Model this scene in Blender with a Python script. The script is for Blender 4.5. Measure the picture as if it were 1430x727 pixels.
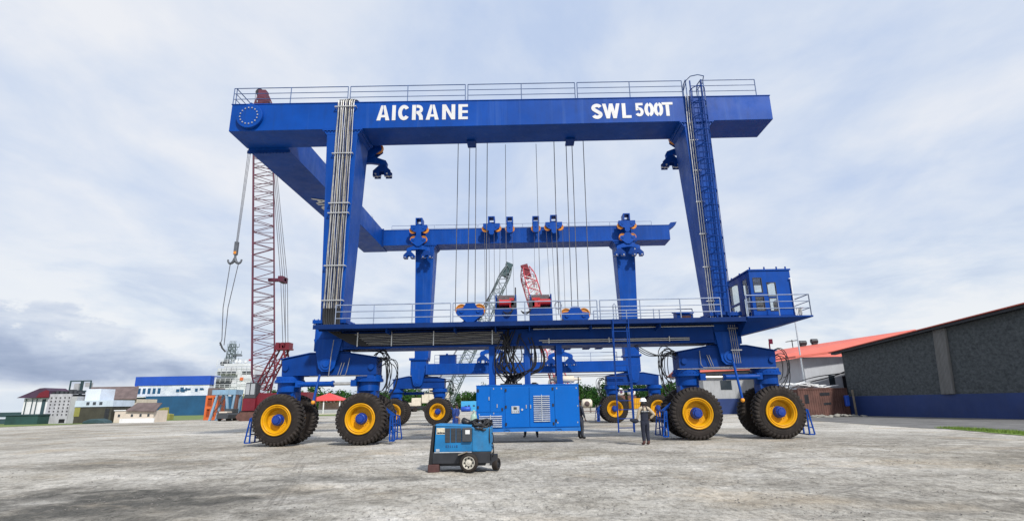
import bpy, bmesh, math, random
from mathutils import Vector, Matrix, Quaternion
R = math.radians
rnd = random.Random(7)
for o in list(bpy.data.objects): bpy.data.objects.remove(o)
SC = bpy.context.scene
COL = SC.collection

# ------------------------------------------------------------------ camera
F_PX, PITCH, ROLL, YAW, EYE = 747.02, .261608, -.016413, -.016825, 1.62
cy, sy = math.cos(YAW), math.sin(YAW)
c_f = Vector((sy*math.cos(PITCH), cy*math.cos(PITCH), math.sin(PITCH)))
c_r = Vector((cy, -sy, 0)); c_u = c_r.cross(c_f)
cr, sr = math.cos(ROLL), math.sin(ROLL)
c_a, c_b = c_r*cr + c_u*sr, c_u*cr - c_r*sr
cam = bpy.data.cameras.new('camera'); camo = bpy.data.objects.new('camera', cam); COL.objects.link(camo)
m4 = Matrix((c_a, c_b, -c_f)).transposed().to_4x4(); m4.translation = (0, 0, EYE)
camo.matrix_world = m4
cam.sensor_width = 36; cam.lens = F_PX/1430*36; cam.clip_start = .1; cam.clip_end = 9000
SC.camera = camo

def at(u, v, Y):          # survey helper: a sight line of the photograph met at a known distance
    d = c_a*((u-715)/F_PX) + c_b*((363.5-v)/F_PX) + c_f
    return Vector((0, 0, EYE)) + d*(Y/d.y)

# ------------------------------------------------------------------ sky and sun
SUN_EL, SUN_AZ = 43, 150          # azimuth clockwise from +Y (the view direction)
sun_dir = Vector((math.sin(R(SUN_AZ))*math.cos(R(SUN_EL)), math.cos(R(SUN_AZ))*math.cos(R(SUN_EL)), math.sin(R(SUN_EL))))
sl = bpy.data.lights.new('sun', 'SUN'); sl.energy = 4.4; sl.angle = R(4); sl.color = (1, .965, .91)
slo = bpy.data.objects.new('sun', sl); COL.objects.link(slo)
slo.rotation_mode = 'QUATERNION'; slo.rotation_quaternion = sun_dir.to_track_quat('Z', 'Y'); slo.location = (60, -60, 120)

world = bpy.data.worlds.new('World'); SC.world = world; world.use_nodes = True
wt = world.node_tree; wt.nodes.clear()
class NT:
    def __init__(s, t): s.t = t
    def n(s, ty, **kw):
        nd = s.t.nodes.new(ty)
        for k, v in kw.items():
            if k.startswith('i_'):
                key = k[2:]
                key = int(key) if key.isdigit() else key.replace('_', ' ')
                if isinstance(v, tuple) and len(v) == 2 and hasattr(v[0], 'outputs'): s.t.links.new(v[0].outputs[v[1]], nd.inputs[key])
                elif hasattr(v, 'outputs'): s.t.links.new(v.outputs[0], nd.inputs[key])
                else: nd.inputs[key].default_value = v
            else: setattr(nd, k, v)
        return nd
    def math(s, op, a, b=0., c=0., clamp=False): return s.n('ShaderNodeMath', operation=op, use_clamp=clamp, i_0=a, i_1=b, i_2=c)
    def ramp(s, fac, pts, mode='LINEAR'):
        r = s.n('ShaderNodeValToRGB', i_0=fac); r.color_ramp.interpolation = mode
        while len(r.color_ramp.elements) < len(pts): r.color_ramp.elements.new(.5)
        for e, (p, c) in zip(r.color_ramp.elements, pts):
            e.position = p; e.color = (c, c, c, 1) if not isinstance(c, tuple) else (*c, 1)
        return r
    def mix(s, fac, a, b, blend='MIX'):
        nd = s.t.nodes.new('ShaderNodeMix'); nd.data_type = 'RGBA'; nd.blend_type = blend; nd.clamp_factor = True
        for i, v in ((0, fac), (6, a), (7, b)):
            if hasattr(v, 'outputs'):
                src = v.outputs[2] if v.bl_idname == 'ShaderNodeMix' else v.outputs[0]
                s.t.links.new(src, nd.inputs[i])
            elif isinstance(v, tuple): nd.inputs[i].default_value = (*v, 1) if len(v) == 3 else v
            else: nd.inputs[i].default_value = v
        return nd
    def noise(s, vec, scale, detail=4, rough=.55, dist=0., out=0):
        nd = s.n('ShaderNodeTexNoise'); nd.inputs['Scale'].default_value = scale; nd.inputs['Detail'].default_value = detail
        nd.inputs['Roughness'].default_value = rough; nd.inputs['Distortion'].default_value = dist
        s.t.links.new(vec.outputs[0] if vec.bl_idname != 'ShaderNodeTexCoord' else vec.outputs['Object'], nd.inputs['Vector'])
        return nd
    def link(s, a, b): s.t.links.new(a, b)
def out2(nd): return nd.outputs[2] if nd.bl_idname == 'ShaderNodeMix' else nd.outputs[0]

W_ = NT(wt)
tc = W_.n('ShaderNodeTexCoord')
gen = W_.n('ShaderNodeVectorMath', operation='NORMALIZE'); W_.link(tc.outputs['Generated'], gen.inputs[0])
sep = W_.n('ShaderNodeSeparateXYZ', i_0=gen)
zz = W_.math('MAXIMUM', (sep, 2), 0.)
den = W_.math('ADD', zz, .16)
px_ = W_.math('DIVIDE', (sep, 0), den); py_ = W_.math('DIVIDE', (sep, 1), den)
cp = W_.n('ShaderNodeCombineXYZ', i_0=px_, i_1=py_, i_2=0.)
cpr = W_.n('ShaderNodeMapping', i_0=cp); cpr.inputs['Rotation'].default_value = (0, 0, R(28)); cpr.inputs['Scale'].default_value = (.95, .68, 1)
nA = W_.noise(cpr, .75, 7, .52, .5)
nB = W_.noise(cpr, 2.6, 8, .58, .3)
dv = W_.n('ShaderNodeMapping', i_0=gen); dv.inputs['Scale'].default_value = (3.2, 3.2, 9)
nC = W_.noise(dv, 1.6, 8, .56, .35)
# veil of high cloud: white to lavender grey
veil = W_.math('ADD', W_.math('MULTIPLY', nA, .62), W_.math('MULTIPLY', nB, .38))
hi = W_.ramp(veil, [(.33, (.49, .62, .89)), (.43, (.59, .705, .925)), (.52, (.74, .82, .96)), (.63, (.935, .955, 1.))])
# low sky: brighter, bluer breaks near the horizon
elev = zz
low = W_.ramp(nC, [(.36, (.60, .70, .87)), (.48, (.78, .855, .955)), (.58, (.93, .96, .995))])
lowf = W_.ramp(elev, [(.10, 1.), (.34, 0.)], 'EASE')
sky1 = W_.mix(lowf, hi, low)
# bank of grey cumulus low on the left
az = W_.math('ARCTAN2', (sep, 0), (sep, 1))
bmA = W_.ramp(W_.math('ADD', W_.math('MULTIPLY', az, 1/3.2), .5), [(.12, 0.), (.19, 1.), (.325, 1.), (.375, 0.)], 'EASE')
dv3 = W_.n('ShaderNodeMapping', i_0=gen); dv3.inputs['Scale'].default_value = (1, 1, 1.7)
nE = W_.noise(dv3, 6.4, 10, .58, .15)
lump = W_.math('SUBTRACT', nE, .5)
tilt = W_.math('MULTIPLY', W_.math('ADD', az, .55), -.20)
topz = W_.math('ADD', W_.math('ADD', .105, tilt), W_.math('MULTIPLY', lump, .26))
bm1 = W_.math('MULTIPLY', W_.math('SUBTRACT', topz, elev), 95., clamp=True)
bm2 = W_.math('MULTIPLY', W_.math('SUBTRACT', elev, W_.math('ADD', .026, W_.math('MULTIPLY', lump, .05))), 60., clamp=True)
bank = W_.math('MULTIPLY', W_.math('MULTIPLY', bm1, bm2), bmA)
dv2 = W_.n('ShaderNodeMapping', i_0=gen); dv2.inputs['Scale'].default_value = (3, 3, 11)
nD = W_.noise(dv2, 2.0, 9, .55, .3)
# each lump is paler on its upper edge
edge = W_.math('MULTIPLY', W_.math('SUBTRACT', topz, elev), 16., clamp=True)
shade = W_.math('ADD', W_.math('MULTIPLY', nD, .50), W_.math('ADD', W_.math('MULTIPLY', nE, .36), W_.math('MULTIPLY', W_.math('SUBTRACT', 1., edge), .20)))
bankc = W_.ramp(shade, [(.34, (.30, .38, .56)), (.42, (.42, .50, .68)), (.50, (.60, .68, .83)), (.62, (.88, .92, .98))])
sky2 = W_.mix(W_.math('MULTIPLY', bank, .95), sky1, bankc)
# haze right at the horizon
hz = W_.ramp(elev, [(0., 1.), (.035, .0)], 'EASE')
sky3 = W_.mix(W_.math('MULTIPLY', hz, .75), sky2, (.80, .88, .965))
nish = W_.n('ShaderNodeTexSky'); nish.sky_type = 'NISHITA'; nish.sun_disc = False
nish.sun_elevation = R(SUN_EL); nish.sun_rotation = R(SUN_AZ); nish.dust_density = 2.; nish.altitude = 0
scl = W_.mix(1., sky3, (10.2, 10.2, 10.25), 'MULTIPLY')
fin = W_.mix(.93, nish, scl)
bg = W_.n('ShaderNodeBackground'); bg.inputs['Strength'].default_value = .1
W_.link(out2(fin), bg.inputs['Color'])
wo = W_.n('ShaderNodeOutputWorld'); W_.link(bg.outputs[0], wo.inputs['Surface'])

SC.view_settings.view_transform = 'Standard'; SC.view_settings.look = 'None'
SC.view_settings.exposure = -0.09; SC.view_settings.gamma = 1; SC.view_settings.use_curve_mapping = False

# ------------------------------------------------------------------ materials
MATS = {}
def mat(name, col, rough=.5, metal=0., var=.12, scale=1.2, grime=.0, grime_col=(.05, .05, .055), bump=0., bscale=40, spec=.5, stretch=(1, 1, 1), coat=0.):
    if name in MATS: return MATS[name]
    m = bpy.data.materials.new(name); m.use_nodes = True; t = m.node_tree; t.nodes.clear(); N = NT(t)
    tc = N.n('ShaderNodeTexCoord')
    mp = N.n('ShaderNodeMapping'); N.link(tc.outputs['Object'], mp.inputs[0]); mp.inputs['Scale'].default_value = stretch
    n1 = N.noise(mp, scale, 5, .6)
    lo = tuple(max(0, c*(1-var)) for c in col); hi_ = tuple(min(1, c*(1+var)) for c in col)
    base = N.ramp(n1, [(.3, lo), (.7, hi_)])
    colr = base
    if grime > 0:
        mp2 = N.n('ShaderNodeMapping'); N.link(tc.outputs['Object'], mp2.inputs[0]); mp2.inputs['Scale'].default_value = (2.2, 2.2, .28)
        g1 = N.noise(mp2, 2.4, 6, .62); g2 = N.noise(mp, scale*6, 4, .6)
        gf = N.ramp(g1, [(.50, 0.), (.74, grime)])
        gg = N.math('MULTIPLY', gf, N.ramp(g2, [(.35, .3), (.65, 1.)]))
        colr = N.mix(gg, base, grime_col)
    b = N.n('ShaderNodeBsdfPrincipled')
    N.link(out2(colr), b.inputs['Base Color'])
    rr = N.ramp(N.noise(mp, scale*3, 4), [(.3, max(.03, rough-.08)), (.7, min(1, rough+.1))])
    N.link(rr.outputs[0], b.inputs['Roughness'])
    b.inputs['Metallic'].default_value = metal; b.inputs['Specular IOR Level'].default_value = spec
    b.inputs['Coat Weight'].default_value = coat
    if bump > 0:
        bn = N.noise(mp, bscale, 5, .6); bp = N.n('ShaderNodeBump'); bp.inputs['Strength'].default_value = bump; bp.inputs['Distance'].default_value = .02
        N.link(bn.outputs[0], bp.inputs['Height']); N.link(bp.outputs[0], b.inputs['Normal'])
    o = N.n('ShaderNodeOutputMaterial'); N.link(b.outputs[0], o.inputs[0])
    MATS[name] = m
    return m

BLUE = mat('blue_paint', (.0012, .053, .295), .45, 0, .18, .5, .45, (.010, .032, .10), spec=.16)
def streak(m, col, lo, hi_, amt, sc=(3.1, 3.1, .09)):      # pale run marks left on the paint by rain
    t = m.node_tree; N = NT(t); b = next(n for n in t.nodes if n.bl_idname == 'ShaderNodeBsdfPrincipled'); src = b.inputs['Base Color'].links[0].from_socket
    tc = N.n('ShaderNodeTexCoord'); mp = N.n('ShaderNodeMapping'); N.link(tc.outputs['Object'], mp.inputs[0]); mp.inputs['Scale'].default_value = sc
    f = N.ramp(N.noise(mp, 1.1, 5, .62), [(lo, 0.), (hi_, amt)]); mx = N.mix(f, (0, 0, 0), col); N.link(src, mx.inputs[6]); N.link(mx.outputs[2], b.inputs['Base Color'])
streak(BLUE, (.035, .10, .34), .56, .74, .55)
BLUED = mat('blue_paint_dark', (.001, .036, .205), .5, 0, .2, .8, .4, (.008, .02, .06), spec=.16)  # deeper tone of the gantry blue, darker than the legs and top beams
GENB = mat('generator_blue', (.0005, .108, .44), .42, 0, .07, .8, .18, (.01, .08, .26), spec=.2)
WELDB = mat('welder_blue', (.003, .145, .355), .5, 0, .2, 3., .55, (.06, .10, .13))
YEL = mat('yellow_paint', (.62, .305, .002), .48, 0, .14, 2., .55, (.30, .13, .02), spec=.25)
ORNG = mat('sheave_yellow', (.60, .22, .02), .45, 0, .15, 2, .3, (.2, .08, .02))
RUB = mat('rubber', (.019, .0145, .0125), .75, 0, .35, 1.6, .5, (.075, .056, .042), .25, 30, spec=.3)
RUBT = mat('rubber_tread', (.028, .023, .021), .8, 0, .35, 2.2, .5, (.13, .11, .09), .35, 26, spec=.3)
STEEL = mat('galvanised_tube', (.50, .50, .49), .38, .65, .15, 6)
HOSE = mat('grey_hose', (.34, .33, .30), .45, .25, .45, 5, .4, (.07, .07, .07))
HOSEB = mat('hose_tan', (.34, .30, .23), .5, 0, .35, 5)
BLK = mat('black_rubber_hose', (.012, .012, .014), .45, 0, .3, 4)
ROPE = mat('wire_rope', (.11, .11, .125), .5, .5, .25, 12)
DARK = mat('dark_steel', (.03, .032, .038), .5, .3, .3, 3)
RAILM = mat('railing_paint', (.05, .10, .23), .4, 0, .25, 3)
RAILG = mat('railing_grey', (.26, .31, .42), .4, .2, .2, 3)
WHITE = mat('white_lettering', (.60, .60, .60), .55, 0, .06, 2, .12, (.5, .5, .5))
WPAINT = mat('white_paint', (.72, .73, .73), .5, 0, .08, 1, .4, (.35, .30, .25))
CREAM = mat('cream_paint', (.62, .56, .45), .5, 0, .12, 1.2, .45, (.25, .2, .14))
REDM = mat('winch_red', (.42, .018, .022), .4, 0, .2, 3)
MAROON = mat('maroon_boom', (.082, .010, .030), .55, 0, .25, .6)
CRED = mat('crane_red', (.14, .006, .016), .5, 0, .2, .8, .3, (.1, .02, .02))
PINKRED = mat('red_white_boom', (.46, .035, .06), .5, 0, .2, .5)
GREYG = mat('grey_green_boom', (.11, .145, .15), .55, 0, .2, .5)
TEAL = mat('dark_teal', (.03, .065, .075), .6, 0, .2, .5)
RUST = mat('rust_brown', (.125, .06, .048), .85, 0, .35, .9, .7, (.06, .03, .025), .3, 12)
BROWN = mat('brown_roof', (.13, .095, .09), .85, 0, .35, .8, .3, (.05, .04, .04), .3, 5)
BEIGE = mat('beige_wall', (.62, .54, .45), .85, 0, .12, .7, .4, (.3, .25, .2), .2, 8)
GREYW = mat('concrete_wall', (.36, .37, .38), .9, 0, .14, .35, .5, (.16, .16, .16), .3, 6)
REDROOF = mat('red_roof', (.60, .135, .095), .6, 0, .12, .3, .25, (.35, .1, .08))
NAVY = mat('navy_wall', (.012, .035, .14), .6, 0, .15, .4, .3, (.02, .03, .06))
DKGREEN = mat('dark_green_paint', (.018, .06, .055), .7, 0, .3, .5)
LBLUE = mat('light_blue_steel', (.20, .33, .45), .6, 0, .25, .8, .6, (.16, .09, .05))
ROYAL = mat('royal_blue', (.01, .07, .43), .5, 0, .12, .4)
HULL = mat('hull_blue', (.012, .075, .17), .55, 0, .22, .25, .5, (.02, .05, .09))
ORCON = mat('orange_paint', (.62, .13, .03), .6, 0, .2, .6, .5, (.2, .06, .02))
OLIVE = mat('olive_paint', (.25, .24, .06), .7, 0, .25, .6)
SKYB = mat('sky_blue_paint', (.05, .34, .62), .5, 0, .12, .4, .3, (.05, .15, .25))
GLASS = mat('pale_glass', (.34, .36, .38), .06, 0, .15, .9, spec=1.)
GLASSD = mat('dark_glass', (.03, .04, .05), .08, 0, .2, 1, spec=.9)
BRGL = mat('brown_glass', (.13, .085, .08), .15, 0, .3, 2)
SILV = mat('silver_louvre', (.50, .54, .58), .4, .45, .2, 8)
ACM = mat('ac_casing', (.62, .62, .60), .5, 0, .06, 2)
GRAYD = mat('charcoal_panel', (.045, .05, .058), .55, 0, .2, 4)
CYLG = mat('pale_green', (.30, .43, .36), .45, 0, .1, 3, .3, (.2, .2, .15))
SKIN = mat('dark_skin', (.10, .052, .035), .55, 0, .1, 9)
NAVYC = mat('navy_cloth', (.014, .017, .032), .9, 0, .3, 7, bump=.3, bscale=30)
SAND = mat('sand_cloth', (.42, .35, .26), .9, 0, .12, 8, bump=.3, bscale=30)
BOOTM = mat('brown_boot', (.10, .042, .035), .7, 0, .25, 9)
HATW = mat('white_hat', (.82, .82, .80), .35, 0, .03, 4)
CLBLUE = mat('blue_cloth', (.02, .05, .22), .9, 0, .25, 7)
GRCLOTH = mat('grey_cloth', (.045, .05, .065), .9, 0, .25, 7)
BARK = mat('bark', (.10, .075, .05), .9, 0, .3, 3)
FLAG = mat('red_flag', (.32, .03, .08), .7, 0, .15, 3)
HUBB = mat('hub_blue', (.003, .035, .25), .4, 0, .15, 3)
TIP = mat('amber_tip', (.75, .30, .02), .5)

def foliage(name, a, b):
    m = bpy.data.materials.new(name); m.use_nodes = True; t = m.node_tree; t.nodes.clear(); N = NT(t)
    tc = N.n('ShaderNodeTexCoord'); n1 = N.noise(tc, .8, 4, .6); n2 = N.noise(tc, 4., 2, .6)
    f = N.math('ADD', N.math('MULTIPLY', n1, .65), N.math('MULTIPLY', n2, .35))
    rp = N.ramp(f, [(.35, a), (.65, b)])
    d = N.n('ShaderNodeBsdfDiffuse'); N.link(rp.outputs[0], d.inputs[0])
    tr = N.n('ShaderNodeBsdfTranslucent'); N.link(rp.outputs[0], tr.inputs[0])
    mx = N.n('ShaderNodeMixShader'); mx.inputs[0].default_value = .25
    N.link(d.outputs[0], mx.inputs[1]); N.link(tr.outputs[0], mx.inputs[2])
    o = N.n('ShaderNodeOutputMaterial'); N.link(mx.outputs[0], o.inputs[0]); return m
FOL = [foliage('leaves_dark', (.014, .045, .018), (.04, .10, .03)), foliage('leaves_mid', (.022, .07, .018), (.065, .145, .035)), foliage('leaves_olive', (.035, .065, .022), (.08, .13, .04))]

def ground_mat():
    m = bpy.data.materials.new('dusty_gravel'); m.use_nodes = True; t = m.node_tree; t.nodes.clear(); N = NT(t)
    g = N.n('ShaderNodeNewGeometry')
    pos = N.n('ShaderNodeMapping'); N.link(g.outputs['Position'], pos.inputs[0])
    st = N.n('ShaderNodeMapping'); N.link(g.outputs['Position'], st.inputs[0]); st.inputs['Scale'].default_value = (.8, 1., 1); st.inputs['Rotation'].default_value = (0, 0, R(-7))
    st2 = N.n('ShaderNodeMapping'); N.link(g.outputs['Position'], st2.inputs[0]); st2.inputs['Scale'].default_value = (.22, 1.6, 1); st2.inputs['Rotation'].default_value = (0, 0, R(9))
    nb = N.noise(st, .16, 6, .6, .4); nm = N.noise(st, .75, 7, .62, .5); nt = N.noise(st2, .5, 6, .6, .6)
    nf = N.noise(pos, 9., 6, .7); ng = N.noise(pos, 42., 3, .7)
    n3 = N.noise(pos, 2.6, 6, .68)
    v = N.math('ADD', N.math('ADD', N.math('MULTIPLY', nb, .36), N.math('MULTIPLY', n3, .24)), N.math('ADD', N.math('MULTIPLY', nm, .24), N.math('MULTIPLY', nf, .16)))
    base = N.ramp(v, [(.37, (.17, .155, .13)), (.44, (.325, .304, .264)), (.51, (.475, .45, .40)), (.60, (.635, .612, .565))])
    # buff sand showing through
    sand = N.ramp(N.noise(st, .33, 5, .6, .3), [(.53, 0.), (.68, .55)])
    c1 = N.mix(sand, base, (.47, .385, .275))
    # thin dark tyre-drag streaks
    drag = N.ramp(nt, [(.58, 0.), (.63, .42), (.70, .05)])
    c2 = N.mix(N.math('MULTIPLY', drag, N.ramp(nm, [(.4, .2), (.6, 1.)])), c1, (.15, .14, .13))
    big = N.noise(pos, .085, 5, .6, .6)
    c2 = N.mix(1., c2, N.ramp(big, [(.36, (.68, .655, .61)), (.49, (.97, .96, .945)), (.62, (1.12, 1.12, 1.12))]), 'MULTIPLY')
    for ang, sc_, seed in ((12, .34, 0.), (-38, .27, 3.7), (72, .22, 8.1)):      # pairs of wheel marks
        mp = N.n('ShaderNodeMapping'); N.link(g.outputs['Position'], mp.inputs[0]); mp.inputs['Rotation'].default_value = (0, 0, R(ang)); mp.inputs['Location'].default_value = (seed, seed*2, 0)
        wv = N.n('ShaderNodeTexWave'); wv.bands_direction = 'Y'; wv.inputs['Scale'].default_value = sc_; wv.inputs['Distortion'].default_value = 2.2; wv.inputs['Detail'].default_value = 1; wv.inputs['Detail Scale'].default_value = .12
        N.link(mp.outputs[0], wv.inputs['Vector'])
        trk = N.ramp((wv, 1) if False else wv, [(.90, 0.), (.94, 1.), (.965, .25), (.985, .9), (1., 0.)])
        f = N.math('MULTIPLY', trk, N.ramp(N.noise(pos, .22, 4, .6, .2), [(.47, 0.), (.62, .6)]))
        c2 = N.mix(f, c2, (.17, .155, .135))
    # damp, churned dark ground in the near left
    def blob(x, y, sx, sy, r0, r1):
        mp = N.n('ShaderNodeMapping'); N.link(g.outputs['Position'], mp.inputs[0])
        mp.inputs['Location'].default_value = (-x/sx, -y/sy, 0); mp.inputs['Scale'].default_value = (1/sx, 1/sy, 0)
        ln = N.n('ShaderNodeVectorMath', operation='LENGTH'); N.link(mp.outputs[0], ln.inputs[0])
        dd = N.math('ADD', (ln, 'Value'), N.math('MULTIPLY', N.math('SUBTRACT', nm, .5), 2.2))
        return N.ramp(dd, [(r0, 1.), (r1, 0.)])
    b1 = blob(-7.8, 10.4, 4.8, 3.2, .3, 1.25); b2 = blob(-4.4, 13.2, 2.6, .9, .2, 1.1); b3 = blob(-13, 17.5, 5, 2.2, .1, 1.1); b4 = blob(-1.2, 17.8, 3.2, 1.4, .1, 1.1)
    olive = blob(.6, 19.2, 3.4, 2.2, .1, 1.2)
    c2 = N.mix(N.math('MULTIPLY', olive, .6), c2, (.27, .235, .165))
    sm = N.math('MAXIMUM', N.math('MULTIPLY', b1, 1.0), N.math('MAXIMUM', N.math('MULTIPLY', b2, .8), N.math('MAXIMUM', N.math('MULTIPLY', b3, .5), N.math('MULTIPLY', b4, .45))))
    damp = N.math('MULTIPLY', sm, N.ramp(N.noise(st, 1.6, 6, .65, .5), [(.34, .5), (.54, 1.)]))
    c3 = N.mix(damp, c2, (.105, .10, .088))
    # grit
    vo = N.n('ShaderNodeTexVoronoi'); N.link(pos.outputs[0], vo.inputs['Vector']); vo.inputs['Scale'].default_value = 26
    sp = N.ramp(vo, [(.06, .62), (.30, 1.)])
    c4 = N.mix(N.ramp(nm, [(.42, .15), (.6, .75)]), c3, sp, 'MULTIPLY')
    an = N.n('ShaderNodeMapping'); N.link(g.outputs['Position'], an.inputs[0]); an.inputs['Scale'].default_value = (1, .55, 1); an.inputs['Rotation'].default_value = (0, 0, R(11))
    n5 = N.noise(an, 13., 5, .72)
    c4 = N.mix(.85, c4, N.ramp(n5, [(.36, .56), (.48, .98), (.66, 1.22)]), 'MULTIPLY')
    n6 = N.noise(an, 4.2, 6, .7)
    c4 = N.mix(.6, c4, N.ramp(n6, [(.38, .66), (.5, 1.), (.64, 1.15)]), 'MULTIPLY')
    vs = N.n('ShaderNodeTexVoronoi'); N.link(an.outputs[0], vs.inputs['Vector']); vs.inputs['Scale'].default_value = 7.5; vs.inputs['Randomness'].default_value = 1
    spk = N.ramp(vs, [(.07, 1.), (.13, 0.)])
    c4 = N.mix(N.math('MULTIPLY', spk, N.ramp(N.noise(pos, 1.1, 5, .7), [(.50, 0.), (.62, .75)])), c4, (.10, .093, .083))
    grain = N.ramp(ng, [(.32, .66), (.68, 1.25)])
    c5 = N.mix(.8, c4, grain, 'MULTIPLY')
    b = N.n('ShaderNodeBsdfPrincipled'); N.link(out2(c5), b.inputs['Base Color']); b.inputs['Roughness'].default_value = .92; b.inputs['Specular IOR Level'].default_value = .2
    bh = N.math('ADD', N.math('MULTIPLY', nf, .6), N.math('ADD', N.math('MULTIPLY', ng, .25), N.math('MULTIPLY', nm, 1.2)))
    bp = N.n('ShaderNodeBump'); bp.inputs['Strength'].default_value = .8; bp.inputs['Distance'].default_value = .07
    N.link(bh.outputs[0], bp.inputs['Height']); N.link(bp.outputs[0], b.inputs['Normal'])
    o = N.n('ShaderNodeOutputMaterial'); N.link(b.outputs[0], o.inputs[0]); return m
def flat_mat(name, a, b, scale, rough=.9, bump=.4, sc=(1, 1, 1)):
    m = bpy.data.materials.new(name); m.use_nodes = True; t = m.node_tree; t.nodes.clear(); N = NT(t)
    g = N.n('ShaderNodeNewGeometry'); p = N.n('ShaderNodeMapping'); N.link(g.outputs['Position'], p.inputs[0]); p.inputs['Scale'].default_value = sc
    n1 = N.noise(p, scale, 7, .65, .3); n2 = N.noise(p, scale*9, 4, .65)
    f = N.math('ADD', N.math('MULTIPLY', n1, .6), N.math('MULTIPLY', n2, .4))
    rp = N.ramp(f, [(.36, a), (.64, b)])
    bs = N.n('ShaderNodeBsdfPrincipled'); N.link(rp.outputs[0], bs.inputs['Base Color']); bs.inputs['Roughness'].default_value = rough
    bp = N.n('ShaderNodeBump'); bp.inputs['Strength'].default_value = bump; bp.inputs['Distance'].default_value = .05
    N.link(f.outputs[0], bp.inputs['Height']); N.link(bp.outputs[0], bs.inputs['Normal'])
    o = N.n('ShaderNodeOutputMaterial'); N.link(bs.outputs[0], o.inputs[0]); return m
GROUND = ground_mat()
GRASS = flat_mat('grass_green', (.085, .15, .02), (.21, .30, .05), 1.4)
GRASSF = flat_mat('grass_far', (.085, .13, .03), (.18, .225, .06), .5)
ASPH = flat_mat('worn_road', (.085, .082, .08), (.19, .185, .175), .5)
WATER = flat_mat('grey_water', (.16, .22, .27), (.26, .32, .37), .05, .25, .1)
STONEW = flat_mat('dark_stone_wall', (.024, .030, .034), (.108, .120, .124), 4.2, .9, .6, (1, 1, 1.2))
CORR = flat_mat('corrugated_pilaster', (.16, .157, .15), (.25, .248, .24), .8, .8, .2, (1, 1, .1))
PATCHW = flat_mat('weathered_white_band', (.40, .45, .55), (.78, .80, .85), .35, .7, .1)

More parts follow.
